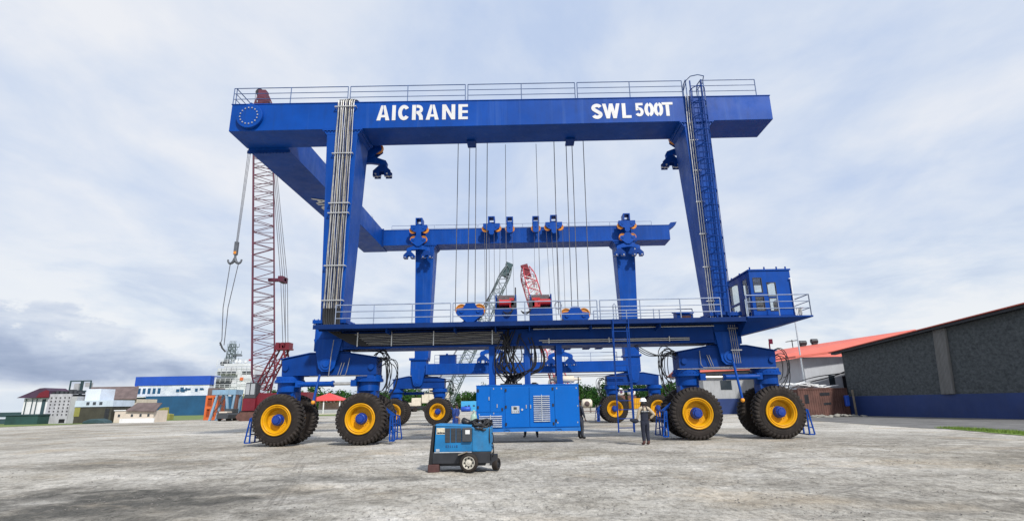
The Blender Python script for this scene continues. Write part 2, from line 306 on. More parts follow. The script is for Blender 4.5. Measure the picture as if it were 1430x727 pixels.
# ------------------------------------------------------------------ mesh builder
class MB:
    def __init__(s): s.v = []; s.f = []; s.sm = []; s.mi = []; s.cur = 0
    def quad(s, *p, smooth=False):
        b = len(s.v); s.v += [tuple(q) for q in p]; s.f.append(tuple(range(b, b+len(p)))); s.sm.append(smooth); s.mi.append(s.cur); return s
    def hexa(s, p):       # 8 corners: bottom 0-3 ccw, top 4-7
        b = len(s.v); s.v += [tuple(q) for q in p]
        for f in ((3, 2, 1, 0), (4, 5, 6, 7), (0, 1, 5, 4), (1, 2, 6, 5), (2, 3, 7, 6), (3, 0, 4, 7)):
            s.f.append(tuple(b+i for i in f)); s.sm.append(False); s.mi.append(s.cur)
        return s
    def box(s, x0, x1, y0, y1, z0, z1):
        x0, x1 = sorted((x0, x1)); y0, y1 = sorted((y0, y1)); z0, z1 = sorted((z0, z1))
        return s.hexa([(x0, y0, z0), (x1, y0, z0), (x1, y1, z0), (x0, y1, z0), (x0, y0, z1), (x1, y0, z1), (x1, y1, z1), (x0, y1, z1)])
    def obox(s, c, ax, ay, az, hx, hy, hz):
        c = Vector(c); P = []
        for z in (-1, 1):
            for x, y in ((-1, -1), (1, -1), (1, 1), (-1, 1)): P.append(c + ax*hx*x + ay*hy*y + az*hz*z)
        return s.hexa(P)
    def bar(s, p, q, w, d=None):     # square bar
        p, q = Vector(p), Vector(q); z = (q-p); L = z.length
        if L < 1e-6: return s
        z /= L; a = z.orthogonal() if abs(z.z) < .99 else Vector((1, 0, 0)); 
        if abs(z.z) < .99: a = Vector((0, 0, 1)).cross(z)
        a.normalize(); b = z.cross(a)
        return s.obox((p+q)/2, a, b, z, w/2, (d or w)/2, L/2)
    def prism(s, poly, y0, y1, fn=None):  # polygon of (x, z) extruded in y
        fn = fn or (lambda x, y, z: (x, y, z))
        n = len(poly); area = sum(poly[i][0]*poly[(i+1) % n][1]-poly[(i+1) % n][0]*poly[i][1] for i in range(n))
        if area < 0: poly = poly[::-1]
        if y0 > y1: y0, y1 = y1, y0
        b = len(s.v)
        for y in (y0, y1): s.v += [tuple(fn(x, y, z)) for x, z in poly]
        s.f.append(tuple(b+i for i in range(n))); s.f.append(tuple(b+n+i for i in reversed(range(n)))); s.sm += [False]*2; s.mi += [s.cur]*2
        for i in range(n):
            j = (i+1) % n; s.f.append((b+j, b+i, b+n+i, b+n+j)); s.sm.append(False); s.mi.append(s.cur)
        return s
    def tube(s, pts, r, n=6, cap=True, closed=False):
        pts = [Vector(p) for p in pts]; m = len(pts); b = len(s.v)
        up = None
        for i, p in enumerate(pts):
            if closed: t = pts[(i+1) % m]-pts[i-1]
            else: t = pts[min(i+1, m-1)]-pts[max(i-1, 0)]
            if t.length < 1e-9: t = Vector((0, 0, 1))
            t.normalize()
            if up is None: up = t.orthogonal().normalized()
            up = up - t*up.dot(t)
            if up.length < 1e-6: up = t.orthogonal()
            up.normalize(); sd = t.cross(up)
            rr = r[i] if isinstance(r, (list, tuple)) else r
            for k in range(n):
                a = 2*math.pi*k/n; s.v.append(tuple(p + up*(math.cos(a)*rr) + sd*(math.sin(a)*rr)))
        for i in range(m if closed else m-1):
            j = (i+1) % m
            for k in range(n):
                l = (k+1) % n; s.f.append((b+i*n+k, b+i*n+l, b+j*n+l, b+j*n+k)); s.sm.append(True); s.mi.append(s.cur)
        if cap and not closed:
            for ring, rev in ((0, True), (m-1, False)):
                c = len(s.v); s.v += s.v[b+ring*n:b+ring*n+n]; idx = list(range(c, c+n)); s.f.append(tuple(idx[::-1] if rev else idx)); s.sm.append(False); s.mi.append(s.cur)
        return s
    def lathe(s, prof, origin, axis, n=48, sharp=True):   # prof: (radius, along)
        o = Vector(origin); ax = Vector(axis).normalized(); u = ax.orthogonal().normalized(); w = ax.cross(u)
        segs = [(prof[i], prof[i+1]) for i in range(len(prof)-1)]
        ring = lambda p: [tuple(o + ax*p[1] + u*(math.cos(2*math.pi*k/n)*p[0]) + w*(math.sin(2*math.pi*k/n)*p[0])) for k in range(n)]
        if not sharp:
            b = len(s.v)
            for p in prof: s.v += ring(p)
            for i in range(len(prof)-1):
                for k in range(n):
                    l = (k+1) % n; s.f.append((b+i*n+k, b+i*n+l, b+(i+1)*n+l, b+(i+1)*n+k)); s.sm.append(True); s.mi.append(s.cur)
            return s
        for p, q in segs:
            b = len(s.v); s.v += ring(p); s.v += ring(q)
            for k in range(n):
                l = (k+1) % n; s.f.append((b+k, b+l, b+n+l, b+n+k)); s.sm.append(True); s.mi.append(s.cur)
        return s
    def cyl(s, p, q, r, n=16, r2=None):
        p, q = Vector(p), Vector(q); L = (q-p).length
        return s.lathe([(0.0005, 0), (r, 0), (r2 or r, L), (0.0005, L)], p, q-p, n)
    def ball(s, c, r, n=10, sc=(1, 1, 1)):
        b = len(s.v); c = Vector(c); m = n//2
        for i in range(m+1):
            a = math.pi*i/m
            for k in range(n):
                t = 2*math.pi*k/n; s.v.append((c.x+r*sc[0]*math.sin(a)*math.cos(t), c.y+r*sc[1]*math.sin(a)*math.sin(t), c.z-r*sc[2]*math.cos(a)))
        for i in range(m):
            for k in range(n):
                l = (k+1) % n; s.f.append((b+i*n+k, b+i*n+l, b+(i+1)*n+l, b+(i+1)*n+k)); s.sm.append(True); s.mi.append(s.cur)
        return s
    def each(s, name, m, parent=None, bevel=0.):      # one object for every separate piece
        par = list(range(len(s.v)))
        def fd(i):
            while par[i] != i: par[i] = par[par[i]]; i = par[i]
            return i
        for f in s.f:
            a = fd(f[0])
            for q in f[1:]: par[fd(q)] = a
        groups = {}
        for k, f in enumerate(s.f): groups.setdefault(fd(f[0]), []).append(k)
        res = []
        for ks in groups.values():
            mb = MB(); ix = {}
            for k in ks:
                f = []
                for q in s.f[k]:
                    if q not in ix: ix[q] = len(mb.v); mb.v.append(s.v[q])
                    f.append(ix[q])
                mb.f.append(tuple(f)); mb.sm.append(s.sm[k]); mb.mi.append(s.mi[k])
            res.append(mb.build(name, m, parent, bevel))
        return res
    def build(s, name, m, parent=None, bevel=0., local=False):
        off = Vector((0, 0, 0))
        if parent is not None and not local:
            p = parent
            while p: off += p.location; p = p.parent
        me = bpy.data.meshes.new(name)
        me.from_pydata([tuple(Vector(v)-off) for v in s.v], [], s.f)
        for mm in (m if isinstance(m, (list, tuple)) else [m]): me.materials.append(mm)
        me.polygons.foreach_set('use_smooth', s.sm); me.polygons.foreach_set('material_index', s.mi)
        me.update()
        o = bpy.data.objects.new(name, me); COL.objects.link(o)
        if parent is not None: o.parent = parent
        if bevel:
            bv = o.modifiers.new('bevel', 'BEVEL'); bv.width = bevel; bv.segments = 2; bv.limit_method = 'ANGLE'; bv.angle_limit = R(40)
        return o
def thing(name, label, cat, loc=(0, 0, 0), group=None, rz=0):
    o = bpy.data.objects.new(name, None); COL.objects.link(o); o.location = loc; o.rotation_euler = (0, 0, rz); o.empty_display_size = .2
    o['label'] = label; o['category'] = cat
    if group: o['group'] = group
    return o
def tag(o, label, cat, group=None):
    o['label'] = label; o['category'] = cat
    if group: o['group'] = group
    return o
def struct(o, kind='structure'): o['kind'] = kind; return o
def dup(root, loc=None, rz=None, label=None):
    def cp(o, par):
        c = o.copy(); COL.objects.link(c); c.parent = par
        for ch in list(o.children): cp(ch, c)
        return c
    r = cp(root, root.parent)
    if loc is not None: r.location = loc
    if rz is not None: r.rotation_euler = (0, 0, rz)
    if label: r['label'] = label
    return r
def bez(p0, p1, p2, p3, n=12):
    p0, p1, p2, p3 = map(Vector, (p0, p1, p2, p3)); o = []
    for i in range(n+1):
        t = i/n; o.append(p0*(1-t)**3 + p1*3*t*(1-t)**2 + p2*3*t*t*(1-t) + p3*t**3)
    return o
def railing(name, pts, parent, m, h=.98, step=1.7, mids=(.36, .68), r=.024):
    mb = MB(); pts = [Vector(p) for p in pts]; U = Vector((0, 0, 1))
    for f in (*mids, 1.): mb.tube([p+U*(h*f) for p in pts], r if f == 1. else r*.8, 6)
    for a, b in zip(pts, pts[1:]):
        n = max(1, round((b-a).length/step))
        for i in range(n+1):
            p = a.lerp(b, i/n); mb.tube([p, p+U*h], r, 6)
    return mb.build(name, m, parent)
def lattice(mb, a, b, wa, wb, bays, r, rl, side=Vector((1, 0, 0)), hinge=.0):
    a, b = Vector(a), Vector(b); t = (b-a).normalized(); sd = (side - t*side.dot(t)).normalized(); dp = t.cross(sd)
    def corner(f, i):
        w = wa+(wb-wa)*f
        if hinge and f < hinge: w = wa + (wb-wa)*1.0*(f/hinge)
        if hinge and f >= hinge: w = wb
        if hinge and f > 1-hinge*.8: w = wb*(.55+.45*(1-f)/(hinge*.8))
        sx, sz = ((-1, -1), (1, -1), (1, 1), (-1, 1))[i]; return a.lerp(b, f)+sd*sx*w/2+dp*sz*w/2
    for i in range(4): mb.tube([corner(k/bays, i) for k in range(bays+1)], r, 5)
    for k in range(bays):
        for i in range(4):
            j = (i+1) % 4
            if k % 2: i, j = j, i
            mb.tube([corner(k/bays, i), corner((k+1)/bays, j)], rl, 4, cap=False)
            if k % 3 == 0: mb.tube([corner(k/bays, i), corner(k/bays, j)], rl, 4, cap=False)
def text_mesh(s, p0, xdir, ydir, width, height, m, name, parent, bold=.03, thick=.006, shear=0.):
    cu = bpy.data.curves.new('t', 'FONT'); cu.body = s; cu.offset = bold; cu.size = 1; cu.fill_mode = 'FRONT'; cu.resolution_u = 5; cu.space_character = 1.03
    to = bpy.data.objects.new('t', cu); COL.objects.link(to)
    dg = bpy.context.evaluated_depsgraph_get(); me = bpy.data.meshes.new_from_object(to.evaluated_get(dg))
    bpy.data.objects.remove(to); bpy.data.curves.remove(cu)
    xs = [v.co.x for v in me.vertices]; ys = [v.co.y for v in me.vertices]
    x0, x1, y0, y1 = min(xs), max(xs), min(ys), max(ys)
    off = Vector((0, 0, 0)); p = parent
    while p: off += p.location; p = p.parent
    X, Y = Vector(xdir).normalized(), Vector(ydir).normalized(); p0 = Vector(p0)
    for v in me.vertices:
        fx, fy = (v.co.x-x0)/(x1-x0), (v.co.y-y0)/(y1-y0); v.co = p0 + X*(fx*width + fy*shear) + Y*(fy*height) - off
    me.materials.append(m); me.update()
    o = bpy.data.objects.new(name, me); COL.objects.link(o); o.parent = parent
    sol = o.modifiers.new('thickness', 'SOLIDIFY'); sol.thickness = thick; sol.offset = 0
    return o

# ------------------------------------------------------------------ ground, water, grass, road
from mathutils import noise as mnoise
def axis_coords(fine0, fine1, step, lo, hi, growth=1.35):
    a = [fine0 + i*step for i in range(int((fine1-fine0)/step)+1)]
    d = step; x = a[-1]
    while x < hi: d *= growth; x = min(hi, x+d); a.append(x)
    d = step; x = a[0]; pre = []
    while x > lo: d *= growth; x = max(lo, x-d); pre.append(x)
    return pre[::-1]+a
xs = axis_coords(-16, 16, .16, -5000, 5000); ys = axis_coords(5, 23, .13, -400, 8000)
mb = MB(); nx = len(xs)
for y in ys:
    for x in xs:
        fade = max(0, min(1, (17-abs(x))/4))*max(0, min(1, (23.5-y)/3))*max(0, min(1, (y-2)/3))
        h = 0
        if fade > 0:
            h = mnoise.noise(Vector((x*.5, y*.9, 0)))*.035 + mnoise.noise(Vector((x*2.1, y*3.2, 5)))*.018 + mnoise.noise(Vector((x*5, y*6, 9)))*.012
            r_ = math.exp(-((x+4.3)/2.2)**2-((y-14.3)/.8)**2); h += r_*.06*(.5+mnoise.noise(Vector((x*2, y*3, 3))))
            h = (h-.02)*fade
        mb.v.append((x, y, h))
for j in range(len(ys)-1):
    for i in range(nx-1):
        mb.f.append((j*nx+i, j*nx+i+1, (j+1)*nx+i+1, (j+1)*nx+i)); mb.sm.append(True); mb.mi.append(0)
struct(mb.build('ground', GROUND))
def sheet(name, pts, z, m, kind='structure'):
    mb = MB(); mb.quad(*[(x, y, z) for x, y in pts]); return struct(mb.build(name, m), kind)
sheet('water', [(-5000, 165), (-79, 165), (-79, 192), (-140, 240), (-400, 900), (-3000, 7600), (-5000, 7600)], .02, WATER)
sheet('grass', [(-160, 60.5), (-59, 62.5), (-56, 71), (-53, 84), (-49, 100), (-46, 112), (-50, 150), (-72, 158), (-160, 158)], .012, GRASSF)
sheet('grass', [(-45.5, 101), (-30, 106), (-30, 128), (-49, 130)], .012, GRASSF)
sheet('road', [(23.2, 58), (31.6, 58), (31.9, 54.3), (35.6, 40.0), (37.6, 31), (40, 20), (25.2, 20), (21.5, 30.8)], .012, ASPH)
gb = MB(); gp = [(22.1, 30.6), (21.6, 27.5), (20.6, 23.2), (20.0, 17.5), (21.6, 17.0), (22.6, 22.5), (23.3, 26.6), (23.4, 29.6)]
gb.quad(*[(x, y, .02) for x, y in gp]); struct(gb.build('grass', GRASS))
# short blades along the verge so that it has height
bl = MB()
for i in range(5200):
    t = rnd.random(); y = 17.2+13.3*t; xl = 20.0+1.9*min(1, t*1.15); x = xl + rnd.random()*(1.5-.4*t)
    if y > 29.5 and x < 22: continue
    a = rnd.random()*6.28; h = .05+rnd.random()*.09; w = .012
    bl.quad((x-w*math.cos(a), y-w*math.sin(a), .02), (x+w*math.cos(a), y+w*math.sin(a), .02), (x+rnd.uniform(-.04, .04), y+rnd.uniform(-.04, .04), .02+h))
struct(bl.build('grass_blades', GRASS), 'stuff')
# loose stones on the yard
STONE = flat_mat('loose_stone', (.12, .113, .10), (.30, .285, .265), 9, .9, .2)
mb = MB()
for i in range(16000):
    y = 6.5+20*rnd.random()**1.3; x = rnd.uniform(-1.05, 1.05)*y*1.0
    if abs(x) > 17: continue
    if mnoise.noise(Vector((x*.55, y*.7, 2)))+.5*mnoise.noise(Vector((x*1.9, y*2.1, 7))) < .22*rnd.random()+.05: continue
    r_ = .005+.014*rnd.random()**4
    mb.ball((x, y, -.012+r_*.3), r_, 5, (1+rnd.random()*.6, 1+rnd.random()*.5, .65))
struct(mb.build('gravel_stones', STONE), 'stuff')

# ------------------------------------------------------------------ the boat hoist gantry
YN, YF, HB = 25.07, 46.54, .943
G = thing('boat_hoist_gantry', 'huge blue mobile boat hoist gantry with white lettering on sixteen yellow hubbed tyres', 'gantry crane', (0, YN, 0))
# -- upper beams
nb = [(-14.59, 16.64), (-14.65, 15.15), (12.66, 15.08), (12.68, 16.36)]
def beam(x0, x1, y0, y1, zb0, zb1, zt0, zt1, name='main_beam'):
    mb = MB(); mb.hexa([(x0, y0, zb0), (x1, y0, zb1), (x1, y1, zb1), (x0, y1, zb0), (x0, y0, zt0), (x1, y0, zt1), (x1, y1, zt1), (x0, y1, zt0)])
    # thin flange lips
    for z0, z1 in ((zt0, zt1),):
        mb.hexa([(x0-.03, y0-.03, z0+.004), (x1+.03, y0-.03, z1+.004), (x1+.03, y1+.03, z1+.004), (x0-.03, y1+.03, z0+.004), (x0-.03, y0-.03, z0+.05), (x1+.03, y0-.03, z1+.05), (x1+.03, y1+.03, z1+.05), (x0-.03, y1+.03, z0+.05)])
    return mb.build(name, BLUE, G, .012)
nbm = beam(-14.62, 12.68, YN-HB, YN+HB, 15.13, 15.06, 16.62, 16.36)
fbm = beam(-12.35, 13.3, YF-HB, YF+HB, 15.45, 15.45, 16.86, 16.78)
# crossbeam joining the left ends
mb = MB(); xa, xb = -14.55, -12.36; y0, y1 = YN+HB+.02, YF+HB
mb.hexa([(xa, y0, 15.0), (xb, y0, 15.0), (xb, y1, 15.40), (xa, y1, 15.40), (xa, y0, 16.55), (xb, y0, 16.55), (xb, y1, 16.98), (xa, y1, 16.98)])
cbm = mb.build('crossbeam', BLUE, G, .012)
mb = MB(); mb.box(xa-.06, xb+.08, y0-.012, y0+.07, 14.86, 15.02); mb.box(xb+.004, xb+.12, YF-HB-.13, YF-HB-.07, 15.3, 17.0); mb.box(xb+.006, xb+.12, YF-HB-.065, YF-HB-.005, 15.3, 17.0)
for i in range(14):
    z = 15.36+i*.115; mb.cyl((xb+.07, YF-HB-.16, z), (xb+.07, YF-HB-.12, z), .03, 6)
for i in range(12):
    x = xa+.1+i*.18; mb.cyl((x, y0+.02, 14.82), (x, y0+.02, 14.86), .03, 6)
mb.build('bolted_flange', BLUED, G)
mb = MB()
for y in (31.5, 37.5, 42.5):
    z = 16.55+(y-y0)/(y1-y0)*.43; mb.box(xb-.3, xb-.1, y, y+.25, z+.004, z+.25); mb.tube([(xb-.2, y+.12, z+.2), (xb-.2, y+.12, z+.42)], .05, 6)
mb.build('pipe_clamp', SILV, G)
# -- lettering and the studded round plate
yl = YN-HB-.006
def glyphs(word, place, h, boxes):
    # heavy stencil capitals; boxes: (character, left, width) in units of the letter height
    mb = MB(); t = .225; lev = [0]
    def poly(x0, pts):
        lev[0] += 1; d = .010+.0006*(lev[0] % 9); q = [(x0+x, z) for x, z in pts]
        mb.prism(q, 0, d, lambda x, y, z: place(x*h, -y, z*h))
    def ribbon(x0, pts, th=t):
        P = [Vector((x, z)) for x, z in pts]; L, Rr = [], []
        for i, p in enumerate(P):
            d = (P[min(i+1, len(P)-1)]-P[max(i-1, 0)]).normalized(); n = Vector((-d.y, d.x)); L.append(p+n*th/2); Rr.append(p-n*th/2)
        lev[0] += 1; dd = .010+.0006*(lev[0] % 9)
        for i in range(len(P)-1):
            q = [L[i], L[i+1], Rr[i+1], Rr[i]]; mb.prism([(x0+v.x, v.y) for v in q], 0, dd, lambda x, y, z: place(x*h, -y, z*h))
    def arc(cx, cz, rx, rz, a0, a1, n=14): return [(cx+rx*math.cos(R(a0+(a1-a0)*k/n)), cz+rz*math.sin(R(a0+(a1-a0)*k/n))) for k in range(n+1)]
    for ch, x, w in boxes:
        if ch == 'I': poly(x, [(0, 0), (w, 0), (w, 1), (0, 1)])
        elif ch == 'A':
            poly(x, [(0, 0), (.235, 0), (w/2-.012, .80), (w/2-.012, 1), (w/2-.13, 1)]); poly(x, [(w, 0), (w-.235, 0), (w/2+.012, .80), (w/2+.012, 1), (w/2+.13, 1)]); poly(x, [(.24, .20), (w-.24, .20), (w-.28, .36), (.28, .36)])
        elif ch == 'E':
            poly(x, [(0, 0), (t, 0), (t, 1), (0, 1)])
            for z in (0, .415, .83): poly(x, [(t+.002, z), (w, z), (w, z+.17), (t+.002, z+.17)])
        elif ch == 'N': poly(x, [(0, 0), (t, 0), (t, 1), (0, 1)]); poly(x, [(w-t, 0), (w, 0), (w, 1), (w-t, 1)]); poly(x, [(t+.002, 1), (t+.002, .62), (w-t-.002, 0), (w-t-.002, .38)])
        elif ch == 'L': poly(x, [(0, 0), (t, 0), (t, 1), (0, 1)]); poly(x, [(t+.002, 0), (w, 0), (w, .18), (t+.002, .18)])
        elif ch == 'T': poly(x, [(0, .82), (w, .82), (w, 1), (0, 1)]); poly(x, [(w/2-t/2, 0), (w/2+t/2, 0), (w/2+t/2, .818), (w/2-t/2, .818)])
        elif ch == 'W':
            a = t*.95; m = w/2
            for p, q in ((0, .21*w), (m-a/2, .21*w)): poly(x, [(p, 1), (p+a, 1), (q+a*.95, 0), (q+.0, 0)])
            for p, q in ((m-a/2, .79*w-a*.95), (w-a, .79*w-a*.95)): poly(x, [(p, 1), (p+a, 1), (q+a*.95, 0), (q, 0)])
        elif ch == 'C': ribbon(x, arc(w/2, .5, w/2-t/2, .5-t/2+.01, 38, 322, 22))
        elif ch == '0': ribbon(x, arc(w/2, .5, w/2-t/2, .5-t/2+.01, 96, 264, 16)); ribbon(x, arc(w/2, .5, w/2-t/2, .5-t/2+.01, -84, 84, 16))
        elif ch == 'R': poly(x, [(0, 0), (t, 0), (t, 1), (0, 1)]); ribbon(x, [(t+.03, .905)]+arc(w-.32, .70, .21, .205, 90, -90, 10)+[(t+.03, .495)], .19); poly(x, [(w-.36, .40), (w-.12, .44), (w-.02, .25), (w, 0), (w-.23, 0), (w-.25, .24)])
        elif ch == 'S': ribbon(x, arc(w/2, .715, w/2-t/2, .185, 20, 200, 10)+[(w*.36, .56), (w*.64, .44)]+arc(w/2, .285, w/2-t/2, .185, 20, -160, 10))
        elif ch == '5': poly(x, [(.06, .82), (w-.04, .82), (w-.04, 1), (.06, 1)]); poly(x, [(.06, .44), (.25, .47), (.25, .818), (.06, .818)]); ribbon(x, [(.2, .53)]+arc(w/2-.01, .345, w/2-t/2+.01, .235, 115, -150, 14), .2)
    o = mb.build(word, WHITE, nbm); return o
kx = 4.62/5.97
glyphs('lettering', lambda x, y, z: (-7.14+x, yl+y, 15.525-.012*x+z), .845, [(c, p*.917, w*.917) for c, p, w in (('A', 0, .853), ('I', 1.012, .235), ('C', 1.412, .765), ('R', 2.324, .724), ('A', 3.224, .853), ('N', 4.294, .853), ('E', 5.353, .618))])
glyphs('lettering', lambda x, y, z: (3.71+x, yl+y, 15.31+z), .83, [('S', 0, .66), ('W', .66, 1.06), ('L', 1.84, .55)])
glyphs('lettering', lambda x, y, z: (5.86+x, yl+y, 15.375+z), .76, [('5', .03, .58), ('0', .66, .62), ('0', 1.27, .62), ('T', 1.82, .72)])
text_mesh('AICRANE', (-13.95, 33.2, 15.10), (0, 1, .018), (1, 0, 0), 6.4, .95, WHITE, 'lettering', cbm)
mb = MB(); mb.lathe([(.0005, .0), (.66, .0), (.66, -.17), (.64, -.19), (.0005, -.19)], (-13.57, YN-HB-.004, 15.87), (0, 1, 0), 56)
ep = mb.build('round_plate', BLUE, nbm)
mb = MB()
for i in range(16):
    a = 2*math.pi*i/16+.1; mb.cyl((-13.57+.45*math.cos(a), YN-HB-.19, 15.87+.45*math.sin(a)), (-13.57+.45*math.cos(a), YN-HB-.235, 15.87+.45*math.sin(a)), .036, 8)
mb.build('bolt_ring', STEEL, ep)
mb = MB(); 
for z in (16.56, 15.27): mb.box(-13.63, -13.51, YN-HB-.16, YN-HB-.008, z-.07, z+.07)
mb.each('lifting_lug', BLUED, ep)
mb = MB(); mb.box(12.70, 12.9, YN-.25, YN+.25, 15.75, 16.05); mb.box(12.9, 13.0, YN-.2, YN+.2, 15.85, 15.95); mb.build('end_buffer', BLUED, nbm)
# -- railings on top
zt = lambda x: 16.67+(x+14.6)/27.3*(-.26)
for a, b in ((-14.66, -8.72), (-8.60, -2.66), (-2.53, 2.95), (3.07, 8.40), (9.35, 12.10)):
    railing('railing', [(a, YN-HB+.12, zt(a)), (b, YN-HB+.12, zt(b))], G, RAILM, .98, 2.4)
railing('railing', [(-14.55, YN-HB+.16, 16.67), (-14.55, YN+HB-.1, 16.67)], G, RAILM, .98, 1.7)
railing('railing', [(-12.0, YF+HB-.12, 16.88), (-4.0, YF+HB-.12, 16.86)], G, RAILG, 1.0, 2)
railing('railing', [(-3.9, YF+HB-.12, 16.86), (4.4, YF+HB-.12, 16.83)], G, RAILG, 1.0, 2)
railing('railing', [(4.5, YF+HB-.12, 16.83), (12.2, YF+HB-.12, 16.8)], G, RAILG, 1.0, 2)
mb = MB(); mb.prism([(13.2, 16.78), (13.45, 16.55), (14.0, 16.95), (14.15, 17.25), (13.6, 17.2)], YF-.5, YF+.3); mb.build('end_buffer', BLUED, fbm, .01)
# -- legs
def leg(top, bot, yt, yb, zt_, zb_, yc, s):
    (a, b), (c, d) = top, bot; mb = MB()
    f = lambda dy: yc+s*dy
    ya, yb2 = sorted((f(yt), f(-yt))); yc_, yd = sorted((f(yb), f(-yb)))
    mb.hexa([(c, yc_, zb_), (d, yc_, zb_), (d, yd, zb_), (c, yd, zb_), (a, ya, zt_-.3), (b, ya, zt_-.3), (b, yb2, zt_-.3), (a, yb2, zt_-.3)])
    mb.hexa([(a, ya, zt_-.298), (b, ya, zt_-.298), (b, yb2, zt_-.298), (a, yb2, zt_-.298), (a-.2, ya, zt_-.08), (b+.2, ya, zt_-.08), (b+.2, yb2, zt_-.08), (a-.2, yb2, zt_-.08)])
    mb.box(a-.24, b+.24, ya-.05, yb2+.05, zt_-.078, zt_-.004)
    o = mb.build('leg', BLUE, G, .012)
    mb = MB()
    for k in range(12):
        x = a-.16+(b-a+.32)*k/11
        mb.cyl((x, ya-.02, zt_-.15), (x, ya-.02, zt_-.08), .032, 6)
        mb.cyl((a-.14, ya+.05+(yb2-ya-.1)*k/11, zt_-.17), (a-.14, ya+.05+(yb2-ya-.1)*k/11, zt_-.08), .032, 6)
        mb.cyl((b+.14, ya+.05+(yb2-ya-.1)*k/11, zt_-.17), (b+.14, ya+.05+(yb2-ya-.1)*k/11, zt_-.08), .032, 6)
    mb.build('bolt_row', BLUED, o)
    return o
LN = leg((-9.60, -8.06), (-9.33, -8.33), .94, .62, 15.10, 5.5, YN, -1)
RN = leg((8.28, 9.50), (8.72, 9.55), .94, .62, 15.06, 5.45, YN, -1)
leg((-9.35, -7.70), (-9.2, -8.05), .94, .62, 15.44, 5.5, YF, 1)
leg((8.42, 10.10), (8.65, 9.85), .94, .62, 15.44, 5.5, YF, 1)

# -- wheel (mesh shared by the sixteen)
RW, TW = 1.114, .60
def make_wheel():
    w = bpy.data.objects.new('wheel', None); COL.objects.link(w); w.empty_display_size = .3; w.parent = G
    h = TW/2; mb = MB()
    prof = [(.62, -h+.06), (.66, -h+.015), (.74, -h-.005), (.86, -h-.01), (.96, -h+.0), (1.03, -h+.035), (1.05, -h+.075), (1.065, -.12), (1.068, 0), (1.065, .12), (1.05, h-.075), (1.03, h-.035), (.96, h), (.86, h+.01), (.74, h+.005), (.66, h-.015), (.62, h-.06)]
    mb.lathe(prof, (0, 0, 0), (0, -1, 0), 64, sharp=False)
    for rr in (.70, .79, .90): mb.lathe([(rr-.012, h-.004), (rr-.006, h+.012), (rr+.006, h+.012), (rr+.012, h-.004)], (0, 0, 0), (0, -1, 0), 64, sharp=False)
    mb.cur = 1
    nl = 38
    for s in (-1, 1):
        for k in range(nl):
            a0 = 2*math.pi*(k+(.5 if s > 0 else 0))/nl
            def P(a, r, y): return Vector((math.cos(a)*r, y, math.sin(a)*r))
            dA = .052; sk = .085
            # lug from the tread centre out to the shoulder and down the sidewall, curved
            st = [(.01, 1.055, 1.112, 0), (.15, 1.055, 1.114, .35), (.245, 1.04, 1.098, .75), (.292, 1.0, 1.058, 1.0), (.312, .93, .995, 1.12)]
            b = len(mb.v)
            for y, r0, r1, q in st:
                a = a0 + sk*q
                for aa, r in ((a-dA, r0), (a-dA*.72, r1), (a+dA*.72, r1), (a+dA, r0)): mb.v.append(tuple(P(aa, r, s*y)))
            for i in range(len(st)-1):
                for j in range(3):
                    q = (b+i*4+j, b+i*4+j+1, b+(i+1)*4+j+1, b+(i+1)*4+j)
                    mb.f.append(q if s < 0 else q[::-1]); mb.sm.append(False); mb.mi.append(1)
            e = b+(len(st)-1)*4; mb.f.append((e, e+1, e+2, e+3)); mb.sm.append(False); mb.mi.append(1)
            mb.f.append((b+3, b+2, b+1, b)); mb.sm.append(False); mb.mi.append(1)
    mb.build('tyre', [RUB, RUBT], w, local=True)
    mb = MB()   # dish faces -y
    mb.lathe([(.655, .02), (.655, h+.035), (.63, h+.05), (.60, h+.035), (.585, h+.0), (.565, h+.0), (.55, h+.025), (.525, h+.01), (.50, h-.04), (.475, h-.08), (.46, .06), (.44, .035), (.0005, .02)], (0, 0, 0), (0, -1, 0), 64)
    mb.lathe([(.655, 0), (.655, -h-.03), (.60, -h-.01), (.58, -.1), (.0005, -.1)], (0, 0, 0), (0, -1, 0), 48)
    for k in range(20):
        a = 2*math.pi*k/20; mb.cyl((.31*math.cos(a), -.03, .31*math.sin(a)), (.31*math.cos(a), -.06, .31*math.sin(a)), .018, 6)
    mb.build('rim', YEL, w, local=True)
    mb = MB(); mb.lathe([(.25, .0), (.25, .06), (.225, .09), (.225, h-.06), (.205, h-.02), (.19, h-.01), (.15, h-.01), (.14, h+.05), (.0005, h+.06)], (0, 0, 0), (0, -1, 0), 36)
    for k in range(10):
        a = 2*math.pi*k/10; mb.cyl((.178*math.cos(a), -h+.01, .178*math.sin(a)), (.178*math.cos(a), -h-.015, .178*math.sin(a)), .014, 6)
    mb.build('hub', HUBB, w, local=True)
    return w
WHEEL0 = make_wheel(); first = [True]
def wheel(x, y, face, roll, steer=0):
    w = WHEEL0 if first[0] else dup(WHEEL0); first[0] = False
    w.location = Vector((x, y, RW-.012)) - G.location
    w.rotation_mode = 'XYZ'; w.rotation_euler = (0, roll, (0 if face < 0 else math.pi)+steer)
XS = (-10.76, -7.10, 7.45, 11.0)
for yc in (YN, YF):
    for x in XS:
        for s in (-1, 1): wheel(x, yc+s*.775, s, rnd.random()*6.28)
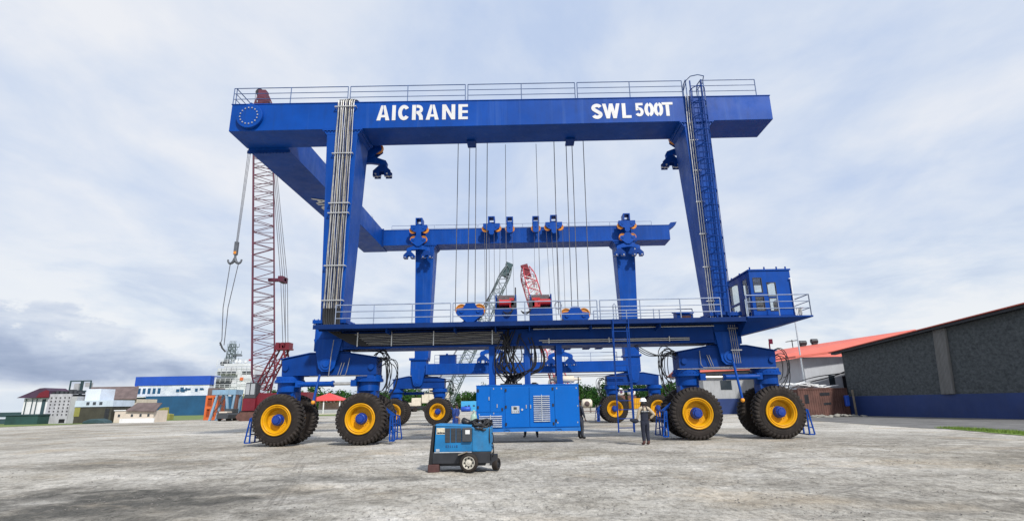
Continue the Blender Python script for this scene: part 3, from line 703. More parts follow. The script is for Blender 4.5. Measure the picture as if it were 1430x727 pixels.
# -- bogies
def bogie(xc, x0, x1, yc, s, mirror):
    f = lambda dy: yc + s*dy     # s*dy positive = outward side
    m = (lambda x: xc-(x-xc)) if mirror else (lambda x: x)
    X = lambda dx: xc + (-dx if mirror else dx)
    poly = [(X(-2.12), 3.72), (X(-.85), 3.98), (X(.85), 3.98), (X(2.22), 3.74), (X(2.22), 3.0), (X(1.45), 3.0), (X(-1.45), 3.0), (X(-2.08), 3.0)]
    mb = MB(); mb.prism(poly, f(-.52), f(.52)); 
    mb.prism([(X(-2.2), 3.724), (X(-.85), 3.984), (X(.85), 3.984), (X(2.3), 3.744), (X(2.3), 3.79), (X(.85), 4.03), (X(-.85), 4.03), (X(-2.2), 3.77)], f(-.58), f(.58))
    for dx in (-1.9, 2.0): mb.cyl((X(dx), f(.52), 3.35), (X(dx), f(.60), 3.35), .13, 16)
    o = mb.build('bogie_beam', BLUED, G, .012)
    for x in (x0, x1):
        mb = MB()
        mb.cyl((x, yc, 2.80), (x, yc, 2.99), .60, 32); mb.cyl((x, yc, 2.70), (x, yc, 2.80), .66, 32)
        mb.cyl((x, yc, 2.30), (x, yc, 2.70), .50, 28, .52); mb.box(x-.42, x+.42, yc-.33, yc+.33, 1.25, 2.30)
        mb.cyl((x, yc-.6, RW), (x, yc+.6, RW), .2, 20)
        mb.box(x-.27, x+.27, yc-.36, yc+.36, .85, 1.3)
        for k in range(24):
            a = 2*math.pi*k/24; mb.cyl((x+.62*math.cos(a), yc+.62*math.sin(a), 2.80), (x+.62*math.cos(a), yc+.62*math.sin(a), 2.84), .026, 6)
        mb.build('wheel_fork', BLUE, o)
    # steering cylinder between the forks
    mb = MB(); a = xc-1.25; b = xc+1.25; yy = f(.55)
    if mirror: a, b = b, a
    mb.tube([(a, yy, 2.62), (a+(b-a)*.62, yy, 2.62)], .115, 14); mb.cyl((a+(b-a)*.60, yy, 2.62), (a+(b-a)*.64, yy, 2.62), .14, 14)
    mb.build('steering_cylinder', BLUE, o)
    mb = MB(); mb.tube([(a+(b-a)*.62, yy, 2.62), (b, yy, 2.62)], .07, 12); mb.build('piston_rod', STEEL, o)
    mb = MB(); mb.box(b-.12, b+.12, f(.35), f(.64), 2.5, 2.78); mb.box(a-.12, a+.12, f(.35), f(.64), 2.5, 2.78); mb.each('cylinder_mount', BLUE, o)
    # leg foot: column with flange and clevis plates
    mb = MB(); a, b = xc-.66, xc+.66
    if mirror: a, b = xc-.56, xc+.66
    mb.box(a, b, f(-.62), f(.62), 4.08, 5.34)
    mb.box(a-.12, b+.12, f(-.74), f(.74), 5.34, 5.42); mb.box(a-.12, b+.12, f(-.74), f(.74), 5.424, 5.50)
    for sd in (-1, 1):
        pl = [(a+.0, 4.62), (b-.0, 4.62), (xc+.36, 3.32), (xc+.2, 3.16), (xc-.2, 3.16), (xc-.36, 3.32)]
        mb.prism(pl, f(sd*.625), f(sd*.72))
        mb.cyl((xc, f(sd*.72), 3.5), (xc, f(sd*.76), 3.5), .27, 24); mb.cyl((xc, f(sd*.76), 3.5), (xc, f(sd*.80), 3.5), .15, 20)
        for k in range(9): 
            x = a-.05+(b-a+.1)*k/8; mb.cyl((x, f(sd*.69), 5.5), (x, f(sd*.69), 5.54), .03, 6); mb.cyl((x, f(sd*.69), 5.30), (x, f(sd*.69), 5.34), .03, 6)
    mb.build('leg_foot', BLUE, G, .01)
    # wheel guards at the two ends
    return o
XL, XR = -8.87, 9.235
for yc, s in ((YN, -1), (YF, 1)):
    bogie(XL, XS[0], XS[1], yc, s, False); bogie(XR, XS[2], XS[3], yc, s, True)
def guard(x, y, w, h, z0, dirv, cols, rows):
    mb = MB(); d = Vector(dirv).normalized(); p = Vector((x, y, z0))
    for i in range(cols+1): mb.bar(p+d*(w*i/cols), p+d*(w*i/cols)+Vector((0, 0, h)), .055)
    for j in range(rows+1): mb.bar(p+Vector((0, 0, h*j/rows)), p+d*w+Vector((0, 0, h*j/rows)), .05)
    return mb
for yc in (YN, YF):
    for k, (x, sx) in enumerate(((XS[0], -1), (XS[1], 1), (XS[2], -1), (XS[3], 1))):
        xx = x+sx*1.24
        mb = guard(xx, yc-.72, 1.44, 1.05, .16, (0, 1, 0), 3, 3)
        for yy in (yc-.72, yc+.72):
            mb.bar((xx, yy, .16), (xx+sx*.22, yy, .16), .05); mb.bar((xx+sx*.22, yy, .16), (xx+sx*.06, yy, 1.2), .05); 
            for q in (.45, .8): mb.bar((xx, yy, q), (xx+sx*.13, yy, q), .04)
        mb.bar((xx, yc-.2, 1.2), (x+sx*.5, yc-.2, 1.75), .06); mb.bar((xx, yc+.2, 1.2), (x+sx*.5, yc+.2, 1.75), .06)
        mb.build('wheel_guard', BLUE, G)
# feeler rods with amber tips on the near bogies
for p, q in (((-8.98, 23.95, 3.0), (-9.06, 23.62, 1.82)), ((9.20, 23.95, 3.25), (9.28, 23.62, 1.62))):
    mb = MB(); mb.tube([p, q], .055, 8); o = mb.build('feeler_rod', BLUE, G)
    mb = MB(); mb.ball(q, .09, 10); mb.build('amber_tip', TIP, o)

# -- lower beams, decks
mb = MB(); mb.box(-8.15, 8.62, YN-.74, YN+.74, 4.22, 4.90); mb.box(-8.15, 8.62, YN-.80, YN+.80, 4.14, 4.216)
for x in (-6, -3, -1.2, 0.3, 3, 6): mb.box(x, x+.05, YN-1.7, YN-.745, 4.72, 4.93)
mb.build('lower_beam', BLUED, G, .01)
mb = MB(); mb.box(-8.2, 8.67, YF-.82, YF+.74, 4.12, 5.0); mb.build('lower_beam', BLUE, G, .01)
mb = MB(); mb.box(-9.15, 9.70, YN-1.88, YN+1.0, 4.965, 5.02); mb.box(-9.15, 9.70, YN-1.91, YN-1.885, 4.90, 5.10)
mb.box(-9.15, 9.7, YN-1.2, YN-1.14, 4.905, 4.96); DKP = mat('navy_deck', (.002, .022, .115), .55, 0, .3, .8, .4, (.01, .012, .02), spec=.16); dk = mb.build('walkway_deck', DKP, G)
mb = MB(); mb.box(-8.2, 8.67, YF+.76, YF+2.0, 4.94, 5.0); mb.build('walkway_deck', BLUED, G)
for a, b in ((-8.2, -3.12), (-3.02, 3.30), (3.42, 8.66)):
    railing('railing', [(a, YN-1.86, 5.03), (b, YN-1.86, 5.03)], G, RAILG, .92, 1.75)
railing('railing', [(-7.9, YF+1.95, 5.0), (8.4, YF+1.95, 5.0)], G, RAILG, .95, 2.4)
railing('railing', [(3.5, YN+.92, 5.03), (8.3, YN+.92, 5.03)], G, RAILG, .92, 1.7)
mb = MB(); mb.tube([(-8.2, YF-.9, 3.92), (8.6, YF-.9, 3.86)], .035, 6); mb.tube([(-3, YF-.88, 3.75), (8.6, YF-.88, 3.72)], .025, 6); mb.build('conduit', DARK, G)
# -- conduits on the right half of the lower beam
mb = MB()
for z, x0 in ((4.28, .9), (4.36, .75)): mb.tube([(x0, YN-.80, z), (7.5, YN-.80, z)], .028, 6)
mb.tube([(.5, YN-.95, 4.86), (8.6, YN-.95, 4.86)], .03, 6)
for x in (1.2, 3.9, 6.6): mb.box(x-.02, x+.02, YN-.84, YN-.74, 4.22, 4.44)
mb.build('conduit', STEEL, G)
# -- hose bundle: down the left leg and along the beam
mats = [STEEL, HOSE, DARK, STEEL, HOSEB, STEEL, DARK]
for i in range(15):
    t = i/14; xt = -9.10+.80*t; xb_ = -9.16+.76*t
    yo = YN-HB-.10-.05*(i % 2)
    top = [(xt+.25, YN-HB+.5, 16.66), (xt+.12, YN-HB+.15, 16.9-.12*abs(t-.5)), (xt+.04, YN-HB-.06, 16.86-.12*abs(t-.5)), (xt, yo-.02, 16.6)]
    pts = bez(*[(p) for p in (top[0], top[1], top[2], top[3])], n=8)
    pts += [(xt+(xb_-xt)*q + .012*math.sin(q*23+i*2), yo+(.26)*q + .01*math.sin(q*31+i), 16.6+(6.0-16.6)*q) for q in [k/14 for k in range(1, 15)]]
    mb = MB(); mb.tube(pts, .023, 6); mb.build('hydraulic_hose', mats[i % 7], LN)
    # black sleeve sweeping under the deck, then along the web
    zend = 4.80-.038*i
    z_in = zend
    p0 = (xb_, yo+.26, 6.02)
    xend = -1.1+.9*rnd.random()*.3
    bend = bez(p0, (xb_+.0, YN-.86, 4.9-.02*i), (xb_+.25, YN-.86, z_in), (xb_+1.5, YN-.84, z_in), 10)
    mb = MB(); mb.tube(bend, .036, 6); mb.build('hose_sleeve', BLK, LN)
    mb = MB(); run = [(xb_+1.5+(xend-xb_-1.5)*k/10, YN-.84-.045*(i % 2), z_in+.012*math.sin(k*1.7+i)-(.012 if k % 3 == 1 else 0)) for k in range(11)]
    mb.tube(run, (.011 if i % 2 else .026), 6); mb.build('hydraulic_hose', (STEEL if i % 2 else BLK), G)
mb = MB()
for z, w in ((16.25, 1.06), (13.7, 1.0), (11.1, .98), (10.6, .98), (8.0, .96), (6.35, .96)):
    q = (16.6-z)/10.6; xc_ = -8.7-.07*q; mb.box(xc_-w/2, xc_+w/2, YN-HB-.21+.26*q, YN-HB-.17+.26*q, z, z+.05)
    for e in (-1, 1): mb.box(xc_+e*w/2-.02, xc_+e*w/2+.02, YN-HB-.2+.26*q, YN-HB+.0+.30*q, z, z+.05)
mb.each('hose_clamp', STEEL, LN)
mb = MB()
for x in (-7.45, -5.9, -4.0, -1.35): 
    mb.box(x-.025, x+.025, YN-.95, YN-.92, 4.22, 4.86)
mb.each('hose_clamp', STEEL, G)
# -- black loops dropping to the generator
for i in range(27):
    a = -1.0 + rnd.random()*.95; b = -.95+rnd.random()*.75; side = rnd.choice((-1, 1, 1, -1, 0)); w = rnd.uniform(.15, .78)*side
    low = rnd.uniform(2.55, 3.1); zz0 = 4.6
    yy = YN-.95+rnd.random()*.35; ye = 24.4+rnd.random()*.7
    mb = MB(); pts = bez((a, yy, 4.6+rnd.random()*.3), (a+w*.5, yy-.1, 4.0), (a+w*1.25, yy, low+.5), (-.55+w*.9, yy, low+.18), 8) + bez((-.55+w*.9, yy, low+.18), (-.55+w*.6, yy, low-.14), (b, ye, low+.1), (b, ye, 2.42), 8)[1:]
    mb.tube(pts, .024, 6, cap=False); mb.build('power_cable', BLK, G)
for i in range(8):
    a = .25+rnd.random()*.5; w = rnd.uniform(.05, .5); yy = YN-.9+rnd.random()*.3; low = rnd.uniform(2.75, 3.0)
    mb = MB(); mb.tube(bez((a, yy, 4.5), (a+.2, yy, 4.1), (a+w, yy, 3.8), (a+w*.7, yy, 3.3), 8)+bez((a+w*.7, yy, 3.3), (a+w*.4, yy, low), (-.1, yy, low), (-.7, 24.7, 2.75), 8)[1:], .026, 6, cap=False); mb.build('power_cable', BLK, G)
# -- small pipework on the leg feet
mb = MB()
mb.tube([(-8.55, YN-.86, 4.55), (-8.62, YN-.86, 3.9), (-8.68, YN-.86, 2.95)], .022, 6)
mb.tube([(-7.85, YN-.62, 3.75), (-7.95, YN-.62, 3.2), (-8.0, YN-.62, 3.0), (-8.25, YN-.62, 2.95)], .019, 6); mb.tube([(-8.2, YN-.62, 3.55), (-8.35, YN-.62, 3.0)], .019, 6); mb.tube([(-8.08, YN-.62, 3.55), (-8.24, YN-.62, 3.0)], .019, 6)
mb.tube([(-9.6, YN-.66, 2.95), (-7.0, YN-.66, 2.95)], .019, 6)
mb.tube([(7.95, YN-.62, 3.8), (7.95, YN-.62, 3.2), (8.05, YN-.62, 3.05), (9.5, YN-.62, 3.05)], .019, 6); mb.tube([(8.25, YN-.62, 3.6), (8.4, YN-.62, 3.1)], .019, 6); mb.tube([(8.35, YN-.62, 3.6), (8.5, YN-.62, 3.1)], .019, 6)
for k in range(4): mb.tube([(9.28+.09*k, YN-.86, 4.9), (9.36+.09*k, YN-.86, 3.2)], .018, 6)
mb.box(9.22, 9.68, YN-.90, YN-.83, 4.72, 4.77); mb.box(9.26, 9.74, YN-.90, YN-.83, 3.75, 3.8)
mb.tube([(6.9, YN-.6, 3.0), (11.3, YN-.6, 2.99)], .018, 6)
mb.each('pipework', mat('pipe_grey', (.24, .24, .25), .45, .3, .3, 5), G)
# -- cable loops at the inner and outer bogie ends
def loops(x, yc, sx, n, z0=3.8):
    for i in range(n):
        y = yc-.35+rnd.random()*.8; d = rnd.uniform(.5, 1.15); k = rnd.uniform(-.25, .3)
        mb = MB(); mb.tube(bez((x-sx*.1, y, z0-.05-rnd.random()*.5), (x+sx*d*.9, y, z0+.5+k), (x+sx*d, y, 2.6+k), (x+sx*rnd.uniform(.1, .5), y, 1.75+rnd.random()*.9), 12), .020, 5, cap=False); mb.build('brake_hose', BLK, G)
for yc in (YN, YF):
    loops(-6.65, yc, 1, 6); loops(7.02, yc, -1, 6)
loops(11.4, YN, 1, 5, 3.78); loops(-6.75, YN, 1, 4, 4.1); loops(6.9, YN, -1, 4, 4.1)
for i in range(3):
    mb = MB(); y = YN-.3+.25*i; mb.tube(bez((-7.2, y, 4.15), (-6.2, y, 4.5-.2*i), (-5.9, y, 3.6), (-6.6, y, 3.75), 12), .026, 5, cap=False); mb.build('brake_hose', BLK, G)
    mb = MB(); mb.tube(bez((5.2, y, 4.15), (5.5+.2*i, y, 3.9-.3*i), (6.4, y, 3.3+.25*i), (7.1, y, 3.78), 12), .02, 5, cap=False); mb.build('brake_hose', BLK, G)
mb = MB(); mb.tube([(11.2, YN-.4, 3.75), (11.2, YN-.4, 4.1)], .03, 6); mb.box(11.19, 11.36, YN-.42, YN-.38, 4.06, 4.28); mb.build('beacon', FLAG, G)

# -- hoists
def sheave(mb, c, r, w=.12, n=28):
    mb.lathe([(r*.35, -w*.3), (r*.8, -w*.3), (r*.86, -w*.5), (r, -w*.5), (r*.93, 0), (r, w*.5), (r*.86, w*.5), (r*.8, w*.3), (r*.35, w*.3), (r*.35, -w*.3)], c, (0, 1, 0), n)
def upper_block(x, y, z, inward, wide=True):
    # hangs on the inner face of a beam; inward = direction of the inner side
    root = bpy.data.objects.new('upper_sheave_block', None); COL.objects.link(root); root.parent = G; root.location = Vector((x, y, z))-G.location; root.empty_display_size = .2
    iy = inward
    Y = lambda d: y+iy*d
    mb = MB(); mb.box(x-.3, x-.2, Y(-.7), Y(.25), z+.45, z+.98); mb.box(x+.2, x+.3, Y(-.7), Y(.25), z+.45, z+.98); mb.box(x-.3, x+.3, Y(-.7), Y(.25), z+.984, z+1.06); mb.box(x-.2, x+.2, Y(-.69), Y(-.1), z+.5, z+.62)
    mb.build('bracket', BLUE, root)
    mb = MB(); w = .74 if wide else .27
    if wide: poly = [(x-w, z+.42), (x+w, z+.42), (x+w, z+.05), (x+.42, z-.2), (x+.22, z-.25), (x+.22, z-.5), (x+.1, z-.62), (x-.1, z-.62), (x-.22, z-.5), (x-.22, z-.25), (x-.42, z-.2), (x-w, z+.05)]
    else: poly = [(x-w, z+.62), (x+w, z+.62), (x+w, z-.3), (x+.1, z-.42), (x-.1, z-.42), (x-w, z-.3)]
    for d in (-.17, .17): mb.prism(poly, Y(d-.025), Y(d+.025))
    for dx in ((-.4, .4) if wide else (0,)): mb.cyl((x+dx, Y(-.22), z+.1), (x+dx, Y(.24), z+.1), .07, 12)
    mb.build('cheek_plate', BLUE, root, .008)
    for dx in ((-.55, .55) if wide else (-.12, .12)):
        mb = MB(); sheave(mb, (x+dx, Y(0), z-.02), .31 if wide else .30, .16); mb.build('sheave', ORNG, root)
    return root
def lower_block(x, y, z):
    # z = centre of the heart plates
    root = bpy.data.objects.new('lower_hook_block', None); COL.objects.link(root); root.parent = G; root.location = Vector((x, y, z))-G.location; root.empty_display_size = .2
    mb = MB(); poly = [(x-.66, z+.16), (x-.36, z+.2), (x-.18, z+.48), (x+.18, z+.48), (x+.36, z+.2), (x+.66, z+.16), (x+.70, z-.1), (x+.14, z-.56), (x-.14, z-.56), (x-.70, z-.1)]
    for d in (-.2, .2): mb.prism(poly, y+d-.025, y+d+.025)
    for dx in (-.42, .42): mb.cyl((x+dx, y-.27, z+.02), (x+dx, y+.27, z+.02), .1, 14)
    mb.build('cheek_plate', BLUE, root, .008)
    for dx in (-.44, .44):
        mb = MB(); sheave(mb, (x+dx, y, z+.10), .31, .2); mb.build('sheave', ORNG, root)
    zz = z-.55; mb = MB()
    poly = [(x-.28, zz+.22), (x+.28, zz+.22), (x+.36, zz+.08), (x+.95, zz-.14), (x+1.03, zz-.28), (x+1.0, zz-.55), (x+.72, zz-.55), (x+.62, zz-.34), (x+.1, zz-.26), (x-.1, zz-.26), (x-.62, zz-.34), (x-.72, zz-.55), (x-1.0, zz-.55), (x-1.03, zz-.28), (x-.95, zz-.14), (x-.36, zz+.08)]
    mb.prism(poly, y-.12, y+.12); mb.build('yoke', BLUE, root, .01)
    for s in (-1, 1):
        xx = x+s*.78; z2 = zz-.5; mb = MB()
        pl = [(xx-.14, z2+.06), (xx+.14, z2+.06), (xx+.48, z2-.28), (xx+.48, z2-.58), (xx+.14, z2-.58), (xx+.12, z2-.34), (xx-.12, z2-.34), (xx-.14, z2-.58), (xx-.48, z2-.58), (xx-.48, z2-.28)]
        for d in (-.2, .2): mb.prism(pl, y+d-.03, y+d+.03)
        cl = mb.build('clevis', BLUED, root, .006)
        mb = MB()
        for e in (-1, 1): mb.cyl((xx+e*.31-.2, y, z2-.52), (xx+e*.31+.2, y, z2-.52), .045, 10); mb.cyl((xx+e*.31, y-.3, z2-.5), (xx+e*.31, y+.3, z2-.5), .05, 10)
        mb.each('clevis_pin', STEEL, cl)
    return root
def rope(p, q, r=.02):
    mb = MB(); mb.tube([p, q], r, 6, cap=False); mb.build('wire_rope', ROPE, G)
YI, YJ = 26.72, 44.95
NEAR = ((-7.55, 15.35, 14.95, True), (-2.59, 6.12, 0, False), (2.67, 5.86, 0, False), (8.15, 15.4, 15.35, True))
for x in (-8.2, 9.0): upper_block(x, YI-.1, 15.75, 1)
for x in (-2.52, 2.72): upper_block(x, YI-.1, 16.1, 1)
lower_block(-8.22, YI+.12, 15.28); lower_block(9.02, YI+.12, 15.42)
lower_block(-2.59, YI, 6.12); lower_block(2.67, YI, 5.80)
for xt, xb_, zb_ in ((-3.30, -3.36, 6.2), (-2.66, -2.74, 6.3), (-2.32, -2.36, 6.3), (-1.70, -1.80, 6.2), (1.96, 1.86, 5.9), (2.62, 2.52, 6.0), (2.94, 2.84, 6.0), (3.56, 3.44, 5.9)): rope((xt, YI, 15.8), (xb_, YI, zb_), .021)
rope((-.70, YI-.3, 15.2), (-.72, YN+.1, 6.5), .014); rope((.96, YI-.3, 15.2), (.9, YN+.1, 6.5), .014)
for x in (-8.95, -2.52, 2.98, 9.40): upper_block(x, YJ, 16.62, -1)
for x in (-.9, 1.40): upper_block(x, YJ, 16.55, -1, False)
lower_block(-8.95, YJ-.05, 15.62); lower_block(9.38, YJ-.05, 15.45)
lower_block(-2.52, YJ, 6.55); lower_block(3.12, YJ, 6.2)
for xt, xb_ in ((-3.15, -3.05), (-2.75, -2.72), (-2.30, -2.30), (-1.75, -2.0), (2.3, 2.55), (2.75, 2.95), (3.2, 3.3), (3.75, 3.65)): rope((xt, YJ, 16.5), (xb_, YJ, 6.5), .018)
rope((-.72, YJ, 16.4), (-.55, YF-.3, 5.9), .014); rope((1.25, YJ, 16.4), (1.1, YF-.3, 5.9), .014)
# drop tubes under the near beam
mb = MB(); mb.box(-2.72, -2.28, YN+.5, YN+HB+.3, 15.0, 15.088); mb.box(2.52, 2.98, YN+.5, YN+HB+.3, 14.97, 15.06); mb.each('rope_anchor', BLUED, nbm)

# -- winches
def winch(x0, x1, y, z, flip):
    root = bpy.data.objects.new('winch', None); COL.objects.link(root); root.parent = G; root.location = Vector(((x0+x1)/2, y, z))-G.location; root.empty_display_size = .2
    w = x1-x0; mb = MB(); mb.box(x0, x1, y-.55, y+.6, z, z+.86); mb.box(x0+.02, x0+.08, y-.5, y+.5, z+.86, z+1.5); mb.box(x1-.08, x1-.02, y-.5, y+.5, z+.86, z+1.5); mb.box(x0-.1, x1+.1, y-.7, y-.556, z, z+.08)
    mb.build('winch_base', BLUED, root, .012)
    mb = MB(); prof = [(.0005, 0)]
    n = 14; L = w-.2
    for i in range(n): a = L*i/n; prof += [(.40, a), (.425, a+L/n*.3), (.425, a+L/n*.6), (.40, a+L/n*.9)]
    prof += [(.40, L), (.0005, L)]
    mb.lathe(prof, (x0+.1, y+.15, z+1.18), (1, 0, 0), 24); mb.build('drum', mat('drum_rope', (.12, .095, .10), .6, .2, .3, 9), root)
    mb = MB(); m0 = x0+.25 if not flip else x0+w*.42
    mb.tube([(m0, y-.5, z+1.12), (m0+w*.5, y-.5, z+1.12)], .15, 16); mb.box(m0+w*.42 if not flip else m0-.3, m0+w*.62 if not flip else m0+.05, y-.62, y-.3, z+.88, z+1.32)
    mb.cyl((m0-.04, y-.5, z+1.12), (m0+.02, y-.5, z+1.12), .17, 16)
    mb.build('motor', REDM, root)
    mb = MB(); e = x1-.15 if not flip else x0+.1
    for k in range(3): mb.tube(bez((e-.05*k, y-.6, z+1.0), (e+.1, y-.75, z+.7), (e-.3, y-.75, z+.5-.1*k), (e-.5, y-.6, z+.72), 8), .018, 5)
    mb.build('hydraulic_hose', BLK, root)
    mb = MB(); mb.box(e-.14, e+.14, y-.62, y-.56, z+.9, z+1.2)
    mb.build('valve_block', DARK, root)
winch(-1.24, -.22, YN-.1, 5.03, False); winch(.36, 1.42, YN-.1, 5.03, True)
mb = MB(); mb.tube([(-.28, YN-.2, 6.4), (-.28, YN-.2, 6.95)], .03, 6); mb.build('limit_switch', DARK, G)
mb = MB(); mb.lathe([(.17, -.02), (.19, 0), (.17, .02), (.15, 0), (.17, -.02)], (1.72, YN-.2, 6.05), (.3, 1, 0), 20); mb.build('cable_ring', STEEL, G)
for x0, x1 in ((-7.1, -5.75), (.05, .85)):
    mb = MB(); mb.box(x0, x1, YF-.5, YF+.5, 5.02, 5.72); mb.cyl(((x0+x1)/2-.1, YF, 5.72), ((x0+x1)/2-.1, YF, 5.9), .09, 10); mb.box(x0-.05, x1+.05, YF-.55, YF+.55, 5.72, 5.76)
    mb.build('power_pack', BLUED, G, .01)
mb = MB(); mb.hexa([(6.93, YN-1.2, 5.03), (7.62, YN-1.2, 5.03), (7.62, YN-.6, 5.03), (6.93, YN-.6, 5.03), (6.93, YN-1.2, 5.38), (7.62, YN-1.2, 5.38), (7.62, YN-.6, 5.5), (6.93, YN-.6, 5.5)]); mb.hexa([(6.88, YN-1.28, 5.384), (7.67, YN-1.28, 5.384), (7.67, YN-.56, 5.504), (6.88, YN-.56, 5.504), (6.88, YN-1.28, 5.44), (7.67, YN-1.28, 5.44), (7.67, YN-.56, 5.56), (6.88, YN-.56, 5.56)])
eb = mb.build('control_cabinet', BLUE, G, .008)
mb = MB(); mb.box(7.12, 7.55, YN-1.215, YN-1.203, 5.08, 5.3); mb.build('cabinet_panel', RUST, eb)
mb = MB(); mb.tube([(6.07, YN-.5, 5.03), (6.07, YN-.5, 5.75)], .02, 6); mb.tube([(4.0, YN-1.8, 5.0), (4.0, YN-1.8, 5.72), (4.06, YN-1.8, 5.8), (4.12, YN-1.8, 5.72), (4.12, YN-1.8, 5.0)], .022, 6); mb.each('grab_rail', RAILG, G)
# -- posts carrying the generator
for x in (-1.39, .20, 1.63):
    mb = MB(); mb.box(x-.13, x+.13, 24.28, 24.46, 2.46, 4.14); mb.box(x-.13, x+.13, 25.34, 25.5, 2.46, 4.14); mb.box(x-.02, x+.02, 24.47, 25.33, 2.6, 4.1)
    mb.box(x-.2, x+.2, 24.2, 24.54, 2.435, 2.458); mb.build('hanger_post', BLUE, G, .006)

# -- ladder with cage up the right leg
def ladder(p0, p1, w, name, m, step=.3, cage=None, r=.028, sw=.06):
    p0, p1 = Vector(p0), Vector(p1); t = (p1-p0); L = t.length; t /= L; mb = MB(); X = Vector((1, 0, 0))
    for s in (-1, 1): mb.bar(p0+X*s*w/2, p1+X*s*w/2, sw, sw*.75)
    for i in range(int(L/step)): 
        p = p0+t*(step*(i+.5)); mb.tube([p-X*w/2, p+X*w/2], r*.7, 6)
    o = mb.build(name, m, G)
    if cage:
        z0, z1, rad = cage; mb = MB()
        def arc(c): return [c + X*(math.cos(a)*rad) + Vector((0, -1, 0))*(max(0, math.sin(a))*rad*1.35+.02) for a in [math.pi*k/12 for k in range(13)]]
        n = int((z1-z0)/.75)
        rings = []
        for i in range(n+1):
            f = (z0+(z1-z0)*i/n - p0.z)/(p1.z-p0.z); a = arc(p0.lerp(p1, f)); rings.append(a); mb.tube(a, .022, 6)
        for k in (0, 2, 5, 7, 10, 12): mb.tube([a[k] for a in rings], .017, 5)
        mb.build('ladder_cage', m, o)
    return o
LD = ladder((9.12, YN-.86, 5.05), (8.98, YN-HB-.22, 17.2), .56, 'ladder', BLUED, .3, (6.6, 16.6, .36))
mb = MB()
for sx in (-.45, .42):
    mb.tube([(8.95+sx, YN-HB-.2, 15.7), (8.95+sx, YN-HB-.2, 17.2), (8.95+sx*.9, YN-HB-.05, 17.36), (8.95+sx*.8, YN-HB+.45, 17.36), (8.95+sx*.8, YN-HB+.55, 17.15), (8.95+sx*.8, YN-HB+.55, 16.5)], .028, 8)
    mb.tube([(8.95+sx, YN-HB-.2, 17.1), (8.95+sx*.8, YN-HB+.5, 17.1)], .022, 6)
mb.tube([(8.5, YN-HB-.2, 17.2), (8.62, YN-HB-.6, 17.2), (8.95, YN-HB-.72, 17.2), (9.28, YN-HB-.6, 17.2), (9.37, YN-HB-.2, 17.2)], .024, 6)
mb.build('hoop_handrail', RAILM, LD)
mb = MB()
for k in range(3): mb.tube([(8.47+.11*k, YN-HB-.06, 16.5), (8.42+.11*k, YN-HB-.07, 15.0), (8.60+.1*k, YN-.68, 5.1)], .024, 6)
for z in (6, 7.6, 9.2, 10.8, 12.4, 14): mb.box(8.46, 8.86, YN-HB-.06+(15-z)*.0+ (.26*(15-z)/10), YN-HB+.0+(.30*(15-z)/10), z, z+.04)
mb.build('conduit', STEEL, RN)
ladder((4.20, YN-1.98, .42), (4.26, YN-1.98, 5.1), .66, 'ladder', BLUED, .36, None, .026, .042)
mb = MB(); mb.bar((3.92, YN-1.72, .42), (3.92, YN-1.72, 5.0), .05); mb.bar((4.55, YN-1.72, .42), (4.55, YN-1.72, 5.0), .05); mb.bar((3.92, YN-1.72, .6), (3.87, YN-1.98, .6), .04); mb.bar((4.55, YN-1.72, .6), (4.53, YN-1.98, .6), .04)
mb.each('ladder_stay', BLUED, G)
# -- right platform and cab
mb = MB(); mb.box(9.703, 12.52, YN-2.0, YN+1.4, 5.03, 5.10)
mb.hexa([(9.72, YN-1.0, 4.40), (9.75, YN-1.0, 4.40), (9.75, YN+1.0, 4.40), (9.72, YN+1.0, 4.40), (9.72, YN-1.95, 5.026), (12.48, YN-1.95, 5.026), (12.48, YN+1.35, 5.026), (9.72, YN+1.35, 5.026)])
mb.build('cab_platform', BLUED, G, .008)
railing('railing', [(9.76, YN-1.95, 5.10), (12.47, YN-1.95, 5.10), (12.47, YN+1.3, 5.10)], G, RAILG, .92, 1.4)
CAB = bpy.data.objects.new('operator_cab', None); COL.objects.link(CAB); CAB.parent = G; CAB.location = Vector((11.1, 24.9, 5.1))-G.location
x0, x1, y0, y1, z0, z1 = 10.24, 12.06, 23.62, 26.2, 5.104, 7.22
mb = MB()
def wall_x(mb, y, x0, x1, z0, z1, holes, t, axis='x'):   # slab with rectangular openings
    us = sorted({x0, x1, *[h[0] for h in holes], *[h[1] for h in holes]}); vs = sorted({z0, z1, *[h[2] for h in holes], *[h[3] for h in holes]})
    for i in range(len(us)-1):
        for j in range(len(vs)-1):
            cu, cv = (us[i]+us[i+1])/2, (vs[j]+vs[j+1])/2
            if any(h[0] < cu < h[1] and h[2] < cv < h[3] for h in holes): continue
            if axis == 'x': mb.box(us[i], us[i+1], y, y+t, vs[j], vs[j+1])
            else: mb.box(y, y+t, us[i], us[i+1], vs[j], vs[j+1])
hf = [(10.40, 10.74, 6.25, 6.88), (10.42, 10.75, 5.44, 6.03), (10.99, 11.34, 6.07, 6.66), (11.01, 11.34, 5.42, 5.96)]
hl = [(23.88, 24.5, 6.25, 6.95), (23.85, 24.55, 5.2, 6.1), (25.0, 26.1, 6.05, 6.95), (25.05, 26.1, 5.2, 5.95)]
wall_x(mb, y0, x0+.06, x1-.06, z0, z1, hf, .06); wall_x(mb, y1-.06, x0+.06, x1-.06, z0, z1, [(10.42, 11.1, 5.45, 7.1), (11.2, 11.9, 5.45, 7.1)], .06)
wall_x(mb, x0, y0, y1, z0, z1, hl, .06, 'y'); wall_x(mb, x1-.06, y0, y1, z0, z1, [(24.2, 25.9, 5.5, 7.05)], .06, 'y')
mb.box(x0+.06, x1-.06, y0+.06, y1-.06, z0, z0+.04)
mb.box(x0-.04, x1+.04, y0-.04, y1+.04, z1+.003, z1+.07)
